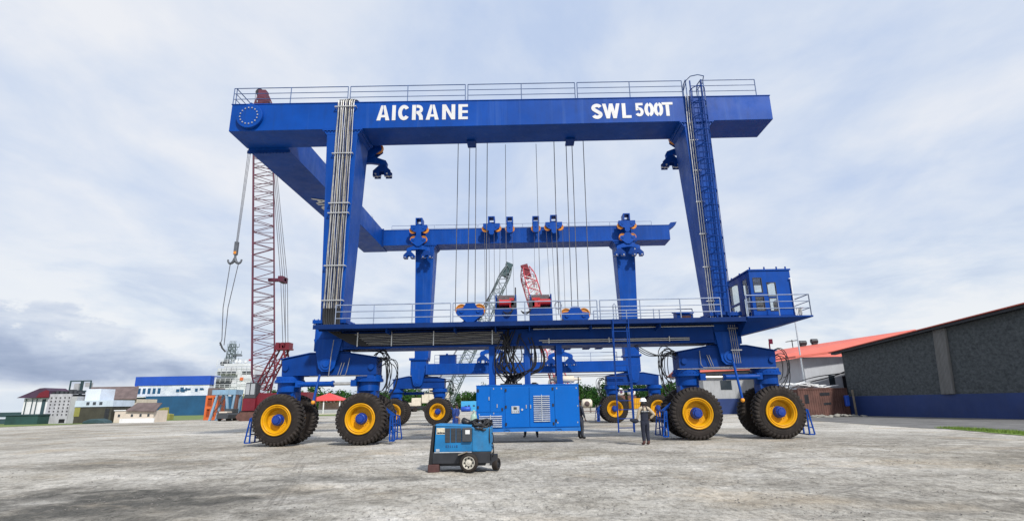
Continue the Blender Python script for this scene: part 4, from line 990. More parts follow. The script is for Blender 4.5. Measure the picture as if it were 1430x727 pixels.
for x, y in ((10.35, y0+.1), (11.0, y0+.1), (11.55, y0+.1), (11.95, y0+.1), (10.35, y1-.3), (11.95, y1-.3), (10.35, 24.9)): mb.cyl((x, y, z1+.07), (x, y, z1+.2), .035, 8)
mb.build('cab_shell', BLUE, CAB)
cg = bpy.data.materials.new('cab_glass'); cg.use_nodes = True; nt_ = cg.node_tree; nt_.nodes.clear(); N = NT(nt_)
b_ = N.n('ShaderNodeBsdfTransparent'); b_.inputs[0].default_value = (.94, .96, .96, 1); gl_ = N.n('ShaderNodeBsdfGlossy'); gl_.inputs['Roughness'].default_value = .03
mx_ = N.n('ShaderNodeMixShader'); mx_.inputs[0].default_value = .10; N.link(b_.outputs[0], mx_.inputs[1]); N.link(gl_.outputs[0], mx_.inputs[2]); oo = N.n('ShaderNodeOutputMaterial'); N.link(mx_.outputs[0], oo.inputs[0])
for a, b, c, d in hf:
    mb = MB(); mb.box(a, b, y0+.02, y0+.032, c, d); w_ = mb.build('window', cg, CAB)
    mb = MB(); mb.box(a-.03, a, y0-.012, y0+.02, c-.03, d+.03); mb.box(b, b+.03, y0-.012, y0+.02, c-.03, d+.03); mb.box(a, b, y0-.012, y0+.02, d, d+.03); mb.box(a, b, y0-.012, y0+.02, c-.03, c); mb.build('window_frame', DARK, CAB)
for a, b, c, d in hl:
    mb = MB(); mb.box(x0+.02, x0+.032, a, b, c, d); mb.build('window', cg, CAB)
for (a, b, c, d) in [(10.42, 11.1, 5.45, 7.1), (11.2, 11.9, 5.45, 7.1)]:
    mb = MB(); mb.box(a, b, y1-.04, y1-.03, c, d); mb.build('window', cg, CAB)
mb = MB(); mb.box(x1-.04, x1-.03, 24.2, 25.9, 5.5, 7.05); mb.build('window', cg, CAB)
mb = MB(); mb.box(10.95, 11.5, 24.9, 25.4, 5.15, 5.65); mb.box(10.95, 11.5, 25.3, 25.42, 5.65, 6.4); mb.build('operator_seat', mat('seat_brown', (.12, .06, .05), .8), CAB)
mb = MB(); mb.box(10.5, 10.8, 24.0, 24.5, 5.15, 5.95); mb.box(11.6, 11.9, 24.0, 24.6, 5.15, 6.0); mb.each('console', mat('seat_brown', (.12, .06, .05), .8), CAB)
mb = MB(); mb.tube([(11.96, y0-.06, 6.82), (12.03, y0-.08, 6.85), (12.03, y0-.06, 6.7), (12.03, y0-.05, 5.2)], .03, 6); mb.build('drain_pipe', WPAINT, CAB)
mb = MB(); mb.box(12.10, 12.42, 23.75, 24.35, 5.13, 5.55); ac = mb.build('air_conditioner', ACM, G, .015)
mb = MB(); mb.box(12.27, 12.41, 23.742, 23.748, 5.17, 5.51); mb.build('fan_grille', GRAYD, ac)
mb = MB()
for k in range(6): mb.box(12.265, 12.415, 23.728, 23.741, 5.18+.055*k, 5.205+.055*k)
mb.build('grille_slats', ACM, ac)


# ------------------------------------------------------------------ generator set
GEN = thing('generator_set', 'bright blue container generator with louvred doors hung on posts beneath the gantry', 'generator', (.18, 24.9, .45))
gx0, gx1, gy0, gy1, gz0, gz1 = -2.06, 2.40, 24.0, 25.75, .62, 2.415
mb = MB(); mb.box(gx0, gx1, gy0+.03, gy1, gz0, gz1-.03); mb.box(gx0-.015, gx1+.015, gy0+.015, gy1+.015, gz1-.027, gz1+.015)
mb.build('enclosure', GENB, GEN, .008)
mb = MB(); mb.box(gx0-.01, gx1+.01, gy0+.01, gy1+.01, gz0-.15, gz0-.004); mb.build('skid_frame', mat('skid_blue', (.003, .12, .42), .5, 0, .15, 1), GEN)
for x in (-.72, 1.50):
    mb = MB(); mb.box(x-.13, x-.09, gy0-.03, gy0+.006, gz0-.12, gz0-.02); mb.box(x+.09, x+.13, gy0-.03, gy0+.006, gz0-.12, gz0-.02); mb.box(x-.088, x+.088, gy0-.03, gy0+.006, gz0-.05, gz0-.02); mb.build('forklift_loop', MATS['skid_blue'], GEN)
def gdoor(a, b, c, d, hinge, handle=None):
    mb = MB(); mb.box(a, b, gy0, gy0+.026, c, d); o = mb.build('door', GENB, GEN, .006)
    for z in hinge[1]:
        mb = MB(); mb.box(hinge[0]-.035, hinge[0]+.035, gy0-.022, gy0-.002, z-.06, z+.06); mb.build('hinge', BLK, o)
    if handle:
        mb = MB(); mb.box(handle[0]-.018, handle[0]+.018, gy0-.03, gy0-.002, handle[1]-.075, handle[1]+.075); mb.build('handle', STEEL, o)
    return o
gdoor(-2.02, -1.46, 1.30, 2.33, (-1.98, (2.2, 1.5)), (-1.50, 1.86)); gdoor(-1.45, -.90, 1.30, 2.33, (-.93, (1.4,)), (-1.15, 1.55))
lo = gdoor(-2.02, -.90, .65, 1.29, (-1.98, (.7,)))
d2 = gdoor(-.80, .235, .65, 2.33, (-.77, (2.2, 1.5, .78)), (.11, 1.50))
d3 = gdoor(.255, 1.33, .65, 2.33, (1.27, (2.23, 1.55, .78)), (.30, 1.50)); gdoor(1.345, 2.37, .65, 2.33, (1.38, (.9,)))
def louvre(par, a, b, c, d, n, split=True):
    mb = MB(); mb.box(a-.02, b+.02, gy0-.008, gy0-.002, c-.02, d+.02); mb.build('louvre_frame', GENB, par)
    mb = MB(); h = (d-c)/n
    for k in range(n):
        z = c+h*k; mb.hexa([(a, gy0-.05, z+.01), (b, gy0-.05, z+.01), (b, gy0-.045, z+.0), (a, gy0-.045, z+.0), (a, gy0-.012, z+h*.52), (b, gy0-.012, z+h*.52), (b, gy0-.009, z+h*.46), (a, gy0-.009, z+h*.46)])
    m_ = (a+b)/2; mb.box(m_-.015, m_+.015, gy0-.058, gy0-.01, c, d); mb.build('louvre_blades', SILV, par)
louvre(d3, .43, 1.13, .87, 1.99, 13); louvre(lo, -1.93, -.95, .67, 1.18, 6)
mb = MB(); mb.box(-.53, -.19, gy0-.025, gy0-.003, 1.23, 1.53); cpn = mb.build('control_panel', SILV, d2, .004)
mb = MB(); mb.box(-.44, -.30, gy0-.03, gy0-.0255, 1.38, 1.49); mb.build('display', GLASSD, d2)
for k in range(4):
    mb = MB(); mb.cyl((-.47+.08*k, gy0-.026, 1.30), (-.47+.08*k, gy0-.036, 1.30), .018, 10); mb.build('button', DARK, d2)
mb = MB(); mb.cyl((-.07, gy0-.003, 1.38), (-.07, gy0-.03, 1.38), .045, 16); mb.build('key_switch', SILV, d2)
for x, z in ((-1.3, 2.27), (-1.93, 1.2), (-1.3, 1.24), (-.96, 2.28), (1.45, 2.25), (2.3, 2.25), (1.45, .82), (2.3, .82), (2.33, 1.5)):
    mb = MB(); mb.box(x-.02, x+.02, gy0-.012, gy0-.002, z-.03, z+.03); mb.build('latch', STEEL, GEN)
mb = MB(); mb.tube([(1.40, 24.9, 2.66), (1.46, 24.9, 2.66), (2.28, 24.9, 2.66), (2.34, 24.9, 2.66)], [.08, .155, .155, .06], 20); mb.build('exhaust_silencer', CREAM, GEN)
mb = MB(); mb.tube([(2.33, 24.9, 2.66), (2.62, 24.9, 2.66)], .05, 12); mb.build('tail_pipe', CREAM, GEN)
mb = MB(); mb.tube(bez((1.42, 24.9, 2.66), (1.22, 24.9, 2.7), (1.18, 24.9, 2.62), (1.18, 24.9, 2.42), 8), .06, 12); mb.build('exhaust_pipe', CREAM, GEN)
for x in (1.62, 2.15):
    mb = MB(); mb.box(x-.03, x+.03, 24.8, 25.0, 2.432, 2.53); mb.build('silencer_bracket', STEEL, GEN)
mb = MB(); mb.lathe([(.0005, .0), (.19, .0), (.19, .05), (.10, .09), (.10, .11), (.0005, .11)], (.5, 24.8, 2.432), (0, 0, 1), 20); mb.build('roof_cap', BLK, GEN)
mb = MB(); mb.box(-1.02, -.05, 24.35, 25.2, 2.432, 2.50); mb.build('cable_gland_box', DARK, GEN)
mb = MB()
mb.tube([(2.44, 24.6, 2.3), (2.47, 24.6, 2.75), (2.47, 24.6, 1.9)], .02, 6); mb.build('side_conduit', DARK, GEN)

# ------------------------------------------------------------------ trailer welder in the foreground
WEL = thing('engine_welder', 'blue and black trailer welder with white rimmed wheel in front of the generator', 'welding machine', (-1.6, 14.7, 0))
y0, y1 = 14.32, 15.02
mb = MB(); mb.hexa([(-2.30, y0, .47), (-.86, y0, .47), (-.86, y1, .47), (-2.30, y1, .47), (-2.27, y0, 1.10), (-.86, y0, 1.06), (-.86, y1, 1.06), (-2.27, y1, 1.10)])
cas = mb.build('casing', WELDB, WEL, .02)
mb = MB(); mb.hexa([(-2.29, y0-.015, 1.104), (-1.34, y0-.015, 1.075), (-1.34, y1+.015, 1.075), (-2.29, y1+.015, 1.104), (-2.26, y0+.02, 1.155), (-1.34, y0+.02, 1.125), (-1.34, y1-.02, 1.125), (-2.26, y1-.02, 1.155)])
mb.build('lid', WELDB, WEL, .012)
mb = MB(); mb.box(-1.33, -.84, y0-.02, y1+.01, .47, 1.045); mb.build('front_panel', mat('welder_blue_faded', (.012, .16, .36), .55, 0, .25, 4, .6, (.07, .09, .11)), WEL, .015)
mb = MB(); mb.box(-2.34, -.88, y0-.01, y1+.01, .19, .466); mb.box(-2.2, -1.0, y0+.06, y1-.06, .13, .188); mb.build('chassis', DARK, WEL, .012)
mb = MB(); mb.hexa([(-2.44, y0-.02, .15), (-2.345, y0-.02, .15), (-2.345, y1+.02, .15), (-2.44, y1+.02, .15), (-2.345, y0-.02, 1.14), (-2.285, y0-.02, 1.14), (-2.285, y1+.02, 1.14), (-2.345, y1+.02, 1.14)]); mb.build('end_panel', BLK, WEL, .02)
for a in (-2.02, -1.875, -1.735):
    mb = MB(); mb.box(a, a+.125, y0-.012, y0-.003, .70, 1.045); v = mb.build('vent', GRAYD, WEL)
    mb = MB()
    for k in range(10): mb.box(a+.008, a+.117, y0-.022, y0-.0125, .715+.033*k, .731+.033*k)
    mb.build('vent_slats', GRAYD, v)
mb = MB(); mb.box(-1.585, -1.335, y0-.075, y0-.004, .71, 1.055); cb = mb.build('control_box', GRAYD, WEL, .02)
mb = MB(); mb.box(-1.50, -1.385, y0-.0775, y0-.0755, .90, 1.0); mb.build('paper_label', WPAINT, cb)
DEC = mat('scuffed_decal', (.58, .53, .40), .6, 0, .35, 14, .6, (.10, .10, .10))
mb = MB(); mb.box(-2.245, -2.03, y0-.0075, y0-.003, .90, 1.055); dcl = mb.build('decal', DEC, WEL)
mb = MB()
for k, (a, w, h) in enumerate(((-2.23, .04, .05), (-2.185, .02, .05), (-2.155, .045, .055), (-2.10, .035, .05), (-2.06, .025, .045))): mb.prism([(a, .91), (a+w, .91), (a+w+.012, .91+h*.5), (a+w*.6, .91+h), (a+.012, .91+h)], y0-.0095, y0-.0078)
mb.build('decal_mark', DARK, dcl)
mb = MB(); mb.box(-2.25, -2.16, y0-.0075, y0-.003, .485, .545); mb.build('rating_plate', SILV, WEL)
text_mesh('521115', (-2.01, y0-.005, .575), (1, 0, 0), (0, 0, 1), .31, .058, NAVY, 'serial_number', WEL, .01, .003)
mb = MB(); mb.box(-2.29, -1.34, y0-.022, y0-.002, .452, .474); mb.build('trim_strip', SILV, WEL)
def small_wheel(x, y, r, w, ax, name='wheel', rimc=None):
    root = bpy.data.objects.new(name, None); COL.objects.link(root); root.parent = WEL; root.location = Vector((x, y, r))-WEL.location; root.empty_display_size = .1
    A = Vector(ax); c = Vector((x, y, r-.008)); mb = MB()
    mb.lathe([(r*.62, -w*.5), (r*.80, -w*.56), (r*.95, -w*.47), (r, -w*.33), (r*1.0, w*.33), (r*.95, w*.47), (r*.80, w*.56), (r*.62, w*.5)], c, A, 40, sharp=False); mb.build('tyre', RUB, root)
    mb = MB(); mb.lathe([(r*.64, w*.3), (r*.65, w*.52), (r*.60, w*.52), (r*.57, w*.28), (r*.36, w*.2), (r*.32, w*.36), (r*.16, w*.40), (r*.12, w*.46), (.0005, w*.46)], c, A, 36); mb.lathe([(r*.64, -w*.4), (.0005, -w*.3)], c, A, 24); mb.build('rim', rimc or WPAINT, root)
    u = A.orthogonal().normalized(); v = A.cross(u); mb = MB()
    for k in range(8):
        a = 2*math.pi*k/8; q = c+u*(math.cos(a)*r*.44)+v*(math.sin(a)*r*.44)+A*(w*.2); mb.lathe([(r*.085, .012), (r*.085, .03), (.0005, .03)], q, A, 10)
    mb.build('rim_hole', BLK, root)
    return root
small_wheel(-1.40, y0-.12, .232, .17, (0, -1, 0), rimc=mat('dirty_white_rim', (.55, .52, .45), .6, 0, .2, 8, .7, (.16, .13, .1)))
small_wheel(-1.40, y1+.12, .232, .17, (0, 1, 0), rimc=MATS['dirty_white_rim'])
mb = MB(); mb.bar((-1.40, y0-.1, .225), (-1.40, y1+.1, .225), .06); mb.build('axle', DARK, WEL)
small_wheel(-.74, 14.62, .15, .14, (.94, -.34, 0), 'castor_wheel', DARK)
mb = MB(); mb.box(-.90, -.70, 14.5, 14.56, .12, .34); mb.box(-.90, -.70, 14.70, 14.76, .12, .34); mb.box(-.885, -.70, 14.5, 14.76, .34, .38); mb.build('castor_fork', DARK, WEL)
mb = MB(); mb.hexa([(-1.66, y0-.215, .40), (-1.45, y0-.215, .47), (-1.45, y0-.015, .47), (-1.66, y0-.015, .40), (-1.665, y0-.215, .425), (-1.45, y0-.215, .492), (-1.45, y0-.015, .492), (-1.665, y0-.015, .425)]); mb.build('mudguard', mat('mud', (.22, .19, .15), .8), WEL)
mb = MB(); mb.tube([(-1.70, 14.6, 1.12), (-1.70, 14.6, 1.27), (-1.72, 14.6, 1.30), (-1.79, 14.6, 1.30)], .026, 10); mb.build('exhaust_pipe', mat('burnt_pipe', (.20, .13, .10), .7, .2, .3, 12), WEL)
for zz in (.66, .58, .9):
    mb = MB(); mb.tube(bez((-.85, y0+.1, zz), (-.78, y0, zz+.05), (-.76, y0, zz-.2), (-.83, y0+.1, zz-.25), 8), .012, 5); mb.build('hanging_lead', BLK, WEL)
mb = MB(); mb.box(-2.44, -2.16, 14.25, 14.5, -.005, .18); st_ = mb.build('chock_block', mat('chock_brown', (.075, .032, .03), .8, 0, .3, 6), None, .012)
tag(st_, 'dark reddish brown block propping the left end of the blue trailer welder', 'block')
# coil of welding cable on top, with its tail
mb = MB(); pts = []
for i in range(420):
    a = i*.27; r_ = .17+.06*math.sin(i*.71)+.02*math.sin(i*1.9); pts.append((-1.13+1.3*r_*math.cos(a), 14.52+1.1*r_*math.sin(a), 1.075+.20*abs(math.sin(i*.047+.4))*(1.1-r_*2.0)+.02*math.sin(i*.9)-(.10 if math.sin(a) < -.75 else 0)))
pts += [(-.90, 14.35, 1.08), (-.88, 14.27, .98), (-.885, 14.27, .80), (-.875, 14.275, .68)]
mb.tube(pts, .013, 6); tag(mb.build('welding_cable', BLK), 'coiled black welding cable lying on top of the trailer welder', 'cable')
bm_ = MB()
for cx_, cy_, cz_, r_ in ((-1.55, 14.6, 1.20, .09), (-1.50, 14.6, 1.17, .10), (-1.44, 14.62, 1.15, .07), (-1.57, 14.62, 1.25, .055), (-1.36, 14.6, 1.145, .065)):
    bm_.ball((cx_, cy_, cz_), r_, 12, (1.15, 1, .9))
bo = bm_.build('tool_bag', BLK)
rm = bo.modifiers.new('remesh', 'REMESH'); rm.mode = 'VOXEL'; rm.voxel_size = .018; rm.use_smooth_shade = True
tag(bo, 'crumpled black bag on the welder lid beside its exhaust pipe', 'bag')
mb = MB(); mb.lathe([(.0005, 0), (.115, 0), (.115, 1.18), (.105, 1.25), (.075, 1.30), (.04, 1.33), (.04, 1.40), (.03, 1.44), (.0005, 1.44)], (-1.82, 20.2, -.01), (0, 0, 1), 24, sharp=False)
gc = mb.build('gas_cylinder', CYLG); tag(gc, 'pale green gas cylinder standing between the generator and the trailer welder', 'gas cylinder')
mb = MB(); mb.cyl((-1.82, 20.2, 1.38), (-1.82, 20.10, 1.38), .025, 8); mb.build('valve', STEEL, gc)

# ------------------------------------------------------------------ people
def skin_mesh(name, verts, edges, radii, m, parent, sub=2, root=0):
    me = bpy.data.meshes.new(name); me.from_pydata(verts, edges, []); o = bpy.data.objects.new(name, me); COL.objects.link(o)
    sk = o.modifiers.new('skin', 'SKIN'); sk.use_smooth_shade = True; ss = o.modifiers.new('sub', 'SUBSURF'); ss.levels = sub; ss.render_levels = sub
    for i, r in enumerate(radii):
        s = me.skin_vertices[0].data[i]; s.radius = r if isinstance(r, tuple) else (r, r)
        s.use_root = (i == root)
    dg = bpy.context.evaluated_depsgraph_get(); dg.update(); new = bpy.data.meshes.new_from_object(o.evaluated_get(dg))
    bpy.data.objects.remove(o); new.name = name; new.materials.append(m)
    for p in new.polygons: p.use_smooth = True
    ob = bpy.data.objects.new(name, new); COL.objects.link(ob); ob.parent = parent; return ob
def person(label, loc, rz, top, trousers, boots, hat, armR, armL, stance=.1, hold=False, bib=None, height=1.0):
    # local frame: faces +y, right is +x; armX = (elbow, wrist)
    root = thing('person', label, 'person', loc, None, rz); root.scale = (height,)*3
    sh = 1.44; hip = .92
    eR, wR = map(Vector, armR); eL, wL = map(Vector, armL)
    def hand(w, e, sx):
        d = (w-e).normalized(); s = Vector((0, 1, 0)) if abs(d.y) < .8 else Vector((0, 0, 1)); s = (s-d*s.dot(d)).normalized()
        V, E, Rr = [w, w+d*.045, w+d*.085], [(0, 1), (1, 2)], [(.026, .02), (.036, .02), (.034, .017)]
        n = d.cross(s)*sx
        for k, (o, L) in enumerate(((-.030, .062), (-.010, .074), (.010, .072), (.030, .058))):
            a = len(V); V += [w+d*.09+s*o, w+d*(.09+L*.5)+s*o*1.1+n*.01, w+d*(.09+L)+s*o*1.1+n*.035]; E += [(2, a), (a, a+1), (a+1, a+2)]; Rr += [.0105, .0095, .008]
        a = len(V); V += [w+d*.03-s*.035+n*.01, w+d*.07-s*.055+n*.02]; E += [(1, a), (a, a+1)]; Rr += [.012, .009]
        return V, E, Rr
    # body: one continuous figure (neck, head with face, torso, limbs, hands)
    fx = stance
    V = [Vector((0, 0, hip)), Vector((0, .0, 1.08)), Vector((0, .0, 1.28)), Vector((0, -.01, sh)), Vector((0, 0, 1.52)), Vector((0, .025, 1.60)), Vector((0, .02, 1.68)), Vector((0, .012, 1.745))]
    E = [(i, i+1) for i in range(7)]; RR = [(.135, .10), (.12, .095), (.145, .10), (.10, .075), (.052, .055), (.066, .078), (.074, .092), (.045, .055)]
    for sx, e, w in ((1, eR, wR), (-1, eL, wL)):
        a = len(V); s0 = Vector((.175*sx, -.005, sh-.03)); V += [s0, e, w]; E += [(3, a), (a, a+1), (a+1, a+2)]; RR += [.052, .04, .027]
        hv, he, hr = hand(w, e, sx); b = len(V)-1
        for i, v in enumerate(hv[1:]): V.append(v); RR.append(hr[1+i])
        E += [(b+p, b+q) for p, q in he]
        a = len(V); V += [Vector((.095*sx, 0, hip-.05)), Vector((fx*sx, .02, .50)), Vector((fx*1.1*sx, -.01, .09)), Vector((fx*1.25*sx, .13, .04))]; E += [(0, a), (a, a+1), (a+1, a+2), (a+2, a+3)]; RR += [.085, .055, .04, .035]
    # face: nose, ears, chin
    for p, q, r in ((Vector((0, .105, 1.635)), 5, .014), (Vector((.075, .01, 1.64)), 5, .014), (Vector((-.075, .01, 1.64)), 5, .014), (Vector((0, .085, 1.57)), 5, .03)):
        V.append(p); E.append((q, len(V)-1)); RR.append(r)
    skin_mesh('body', V, E, RR, SKIN, root)
    mb = MB(); mb.ball((.028, .093, 1.655), .011, 8); mb.ball((-.028, .093, 1.655), .011, 8); mb.build('eyes', WPAINT, root, local=True)
    mb = MB(); mb.box(-.025, .025, .088, .098, 1.588, 1.596); mb.build('mouth', BOOTM, root, local=True)
    # shirt
    V = [Vector((0, 0, .92)), Vector((0, 0, 1.10)), Vector((0, .0, 1.28)), Vector((0, -.012, sh-.01)), Vector((0, -.005, 1.505))]; E = [(0, 1), (1, 2), (2, 3), (3, 4)]; RR = [(.152, .12), (.150, .116), (.168, .12), (.125, .09), (.065, .065)]
    for sx, e, w in ((1, eR, wR), (-1, eL, wL)):
        a = len(V); s0 = Vector((.18*sx, -.005, sh-.035)); wend = e.lerp(w, .93); V += [s0, s0.lerp(e, .5), e, e.lerp(w, .5), wend]; E += [(3, a), (a, a+1), (a+1, a+2), (a+2, a+3), (a+3, a+4)]; RR += [.074, .066, .058, .052, .045]
    skin_mesh('shirt', V, E, RR, top, root)
    # trousers
    V = [Vector((0, 0, 1.06)), Vector((0, 0, .93))]; E = [(0, 1)]; RR = [(.158, .125), (.165, .135)]
    for sx in (1, -1):
        a = len(V); V += [Vector((.09*sx, -.005, .84)), Vector((.5*(fx+.095)*sx, .01, .66)), Vector((fx*sx, .022, .48)), Vector((fx*1.05*sx, .0, .28)), Vector((fx*1.1*sx, -.008, .12))]; E += [(1, a), (a, a+1), (a+1, a+2), (a+2, a+3), (a+3, a+4)]; RR += [.112, .10, .082, .075, .07]
    skin_mesh('trousers', V, E, RR, trousers, root, root=1)
    if bib:
        V = [Vector((0, 0, .86)), Vector((0, 0, .98)), Vector((0, 0, 1.13)), Vector((0, -.0, 1.28)), Vector((0, 0, 1.34))]; skin_mesh('bib', V, [(0, 1), (1, 2), (2, 3), (3, 4)], [(.165, .135), (.176, .142), (.168, .134), (.182, .138), (.176, .132)], bib, root)
        for sx in (1, -1):
            mb = MB(); mb.tube([(.10*sx, -.135, 1.26), (.085*sx, -.125, 1.36), (.07*sx, -.09, 1.46), (.075*sx, .0, 1.50), (.085*sx, .10, 1.40), (.10*sx, .125, 1.28)], .02, 6); mb.build('strap', bib, root, local=True)
        mb = MB(); mb.box(-.165, .165, -.146, -.135, 1.275, 1.305); mb.build('reflective_band', STEEL, root, local=True)
    for sx in (1, -1):
        V = [Vector((fx*1.08*sx, -.005, .26)), Vector((fx*1.1*sx, -.012, .10)), Vector((fx*1.13*sx, .03, .062)), Vector((fx*1.25*sx, .17, .05))]
        skin_mesh('boot', V, [(0, 1), (1, 2), (2, 3)], [.072, .062, (.056, .056), (.048, .042)], boots, root)
    if hat:
        mb = MB(); mb.lathe([(.150, .0), (.132, .012), (.128, .05), (.115, .092), (.08, .125), (.035, .14), (.0005, .143)], (0, .012, 1.675), (0, 0, 1), 28, sharp=False); mb.lathe([(.15, 0), (.145, -.008), (.12, .0)], (0, .012, 1.675), (0, 0, 1), 28, sharp=False)
        mb.hexa([(-.09, .10, 1.668), (.09, .10, 1.668), (.06, .20, 1.655), (-.06, .20, 1.655), (-.09, .10, 1.685), (.09, .10, 1.685), (.06, .20, 1.664), (-.06, .20, 1.664)]); mb.box(-.02, .02, -.10, .12, 1.79, 1.825)
        mb.build('hard_hat', hat, root, local=True)
        mb = MB(); mb.ball((0, -.045, 1.60), .095, 12, (1, .75, 1.0)); mb.build('hair', BLK, root, local=True)
    else:
        mb = MB(); mb.ball((0, -.005, 1.70), .098, 12, (.9, 1.05, .85)); mb.build('hair', BLK, root, local=True)
    return root
P1 = person('person in white hard hat and dark bib overalls, hand on hip, beside the right wheels', (4.72, 21.94, 0), R(12), SAND, NAVYC, BOOTM, HATW,
       ((.40, -.06, 1.17), (.24, .04, .99)), ((-.25, .02, 1.17), (-.29, .10, .97)), .085, bib=NAVYC, height=.975)
mb = MB(); mb.ball((4.36, 22.02, .90), .12, 12, (1.25, .8, .75)); mb.ball((4.26, 22.03, .93), .09, 10, (1.3, .8, .7)); jb = mb.build('jacket', NAVYC)
rm = jb.modifiers.new('remesh', 'REMESH'); rm.mode = 'VOXEL'; rm.voxel_size = .02; rm.use_smooth_shade = True
tag(jb, 'dark bundled cloth held in the left hand of the person in the white hard hat', 'cloth')
person('person in dark clothes standing behind the right end of the blue generator', (2.64, 26.3, 0), R(-60), GRCLOTH, GRCLOTH, BLK, None, ((.26, 0, 1.17), (.27, .08, .93)), ((-.26, 0, 1.17), (-.27, .08, .93)), .11)
person('person behind the generator whose dark boots show below its middle', (.34, 27.9, 0), R(170), GRCLOTH, NAVYC, BLK, None, ((.28, 0, 1.17), (.30, .1, .95)), ((-.28, 0, 1.17), (-.3, .1, .95)), .28)
person('person in blue overalls standing far off behind the trailer welder', (-4.0, 33.0, 0), R(60), CLBLUE, CLBLUE, SAND, None, ((.26, 0, 1.17), (.25, .12, .95)), ((-.26, 0, 1.17), (-.25, .1, .95)), .09, height=.96)

# ------------------------------------------------------------------ right: warehouse, annexe, long red roofed building
WA = Vector((31.68, 54.44, 0)); WB_ = Vector((36.9, 33.5, 0)); wd = (WB_-WA).normalized(); wn = Vector((-wd.y, wd.x, 0))
if wn.x < 0: wn = -wn          # into the building
WH = thing('warehouse', 'dark stone walled warehouse with navy painted base and a thin red roof at the right', 'warehouse', tuple(WA))
Lw = (WB_-WA).length; top = lambda t: 6.04+.0985*t
def wq(t, n, z): return WA+wd*t+wn*n+Vector((0, 0, z))
def wbox(mb, t0, t1, n0, n1, za, zb_, zc=None, zd=None):
    zc = zb_ if zc is None else zc
    return mb.hexa([wq(t0, n0, za), wq(t1, n0, za), wq(t1, n1, za), wq(t0, n1, za), wq(t0, n0, zb_), wq(t1, n0, zc), wq(t1, n1, zc), wq(t0, n1, zb_)])
mb = MB(); wbox(mb, 0, Lw, 0, 22, 1.82, top(0), top(Lw)); mb.build('wall', STONEW, WH)
mb = MB(); wbox(mb, -.05, Lw, -.06, 22, -.02, 1.815); mb.build('painted_base', NAVY, WH, .02)
for t in (9.9, 18.0):
    mb = MB(); rk = .42
    def raked(a, b, n0, n1, z0_, z1_): mb.hexa([wq(a, n0, z0_), wq(b, n0, z0_), wq(b, n1, z0_), wq(a, n1, z0_), wq(a+rk, n0, z1_), wq(b+rk, n0, z1_), wq(b+rk, n1, z1_), wq(a+rk, n1, z1_)])
    raked(t-.5, t+.5, -.22, -.01, 1.83, top(t)-.05)
    for k in range(9): raked(t-.44+.11*k-.02, t-.44+.11*k+.02, -.26, -.221, 1.83, top(t)-.06)
    mb.build('pilaster', CORR, WH)
mb = MB(); wbox(mb, -.9, Lw+.5, -.75, 22.5, top(-.9)+.14, top(-.9)+.26, top(Lw+.5)+.26)
b_ = len(mb.v)
for i in (-8, -7, -6, -5): pass
P = [wq(-.9, -.75, top(-.9)+.10), wq(Lw+.5, -.75, top(Lw+.5)+.10), wq(Lw+.5, 22.5, top(Lw+.5)+.10), wq(-.9, 22.5, top(-.9)+.10)]
mb = MB(); mb.hexa(P+[p+Vector((0, 0, .07)) for p in P]); mb.build('roof', REDROOF, WH)
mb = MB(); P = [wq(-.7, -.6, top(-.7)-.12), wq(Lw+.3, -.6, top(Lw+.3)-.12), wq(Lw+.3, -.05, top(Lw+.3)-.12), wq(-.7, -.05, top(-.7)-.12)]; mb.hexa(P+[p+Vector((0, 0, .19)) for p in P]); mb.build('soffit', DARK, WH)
# annexe with grey white rendered wall
AN = thing('annexe', 'small pale rendered annexe with a red eave at the left end of the dark warehouse', 'building', (31, 58, 0))
mb = MB(); mb.box(29.6, 37, 58, 66, 0, 5.9)
an = mb.build('wall', mat('pale_render', (.47, .49, .52), .9, 0, .12, .4, .4, (.22, .22, .23), .2, 6), AN)
mb = MB(); P = [(28.3, 56.8, 5.78), (37, 56.8, 6.75), (37, 67, 6.9), (28.3, 67, 5.95)]; mb.hexa(P+[(x, y, z+.18) for x, y, z in P]); mb.build('roof', REDROOF, AN)
mb = MB(); mb.box(32.0, 32.6, 57.97, 57.995, 3.0, 4.0); mb.build('window', GLASSD, AN)
mb = MB(); mb.box(33.4, 34.2, 57.97, 57.995, 2.0, 3.9); mb.build('door', DARK, AN)
LB = thing('red_roofed_building', 'long grey building with a big red roof behind the gantry wheels', 'building', (30, 69, 0))
mb = MB(); mb.box(22.2, 44, 68.2, 78, 1.83, 5.35); mb.build('wall', GREYW, LB)
mb = MB(); mb.box(22.16, 44.04, 68.15, 78.05, -.02, 1.825); mb.build('painted_base', NAVY, LB)
mb = MB(); P = [(21.4, 67.4, 5.0), (54, 67.4, 6.0), (54, 74.6, 10.5), (21.4, 74.6, 6.3)]; mb.hexa(P+[(x, y, z+.14) for x, y, z in P]); mb.build('roof', REDROOF, LB)
mb = MB(); P = [(21.4, 74.62, 6.3), (54, 74.62, 10.5), (54, 82, 5.6), (21.4, 82, 5.0)]; mb.hexa(P+[(x, y, z+.14) for x, y, z in P]); mb.build('roof', REDROOF, LB)
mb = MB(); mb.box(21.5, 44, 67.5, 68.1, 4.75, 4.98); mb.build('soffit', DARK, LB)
for x0 in (24.3, 28.4, 32.0):
    mb = MB(); mb.box(x0, x0+1.35, 68.16, 68.195, 2.9, 4.0); mb.build('window', GLASSD, LB)
rdg = lambda x: 6.44+.1288*(x-21.4)
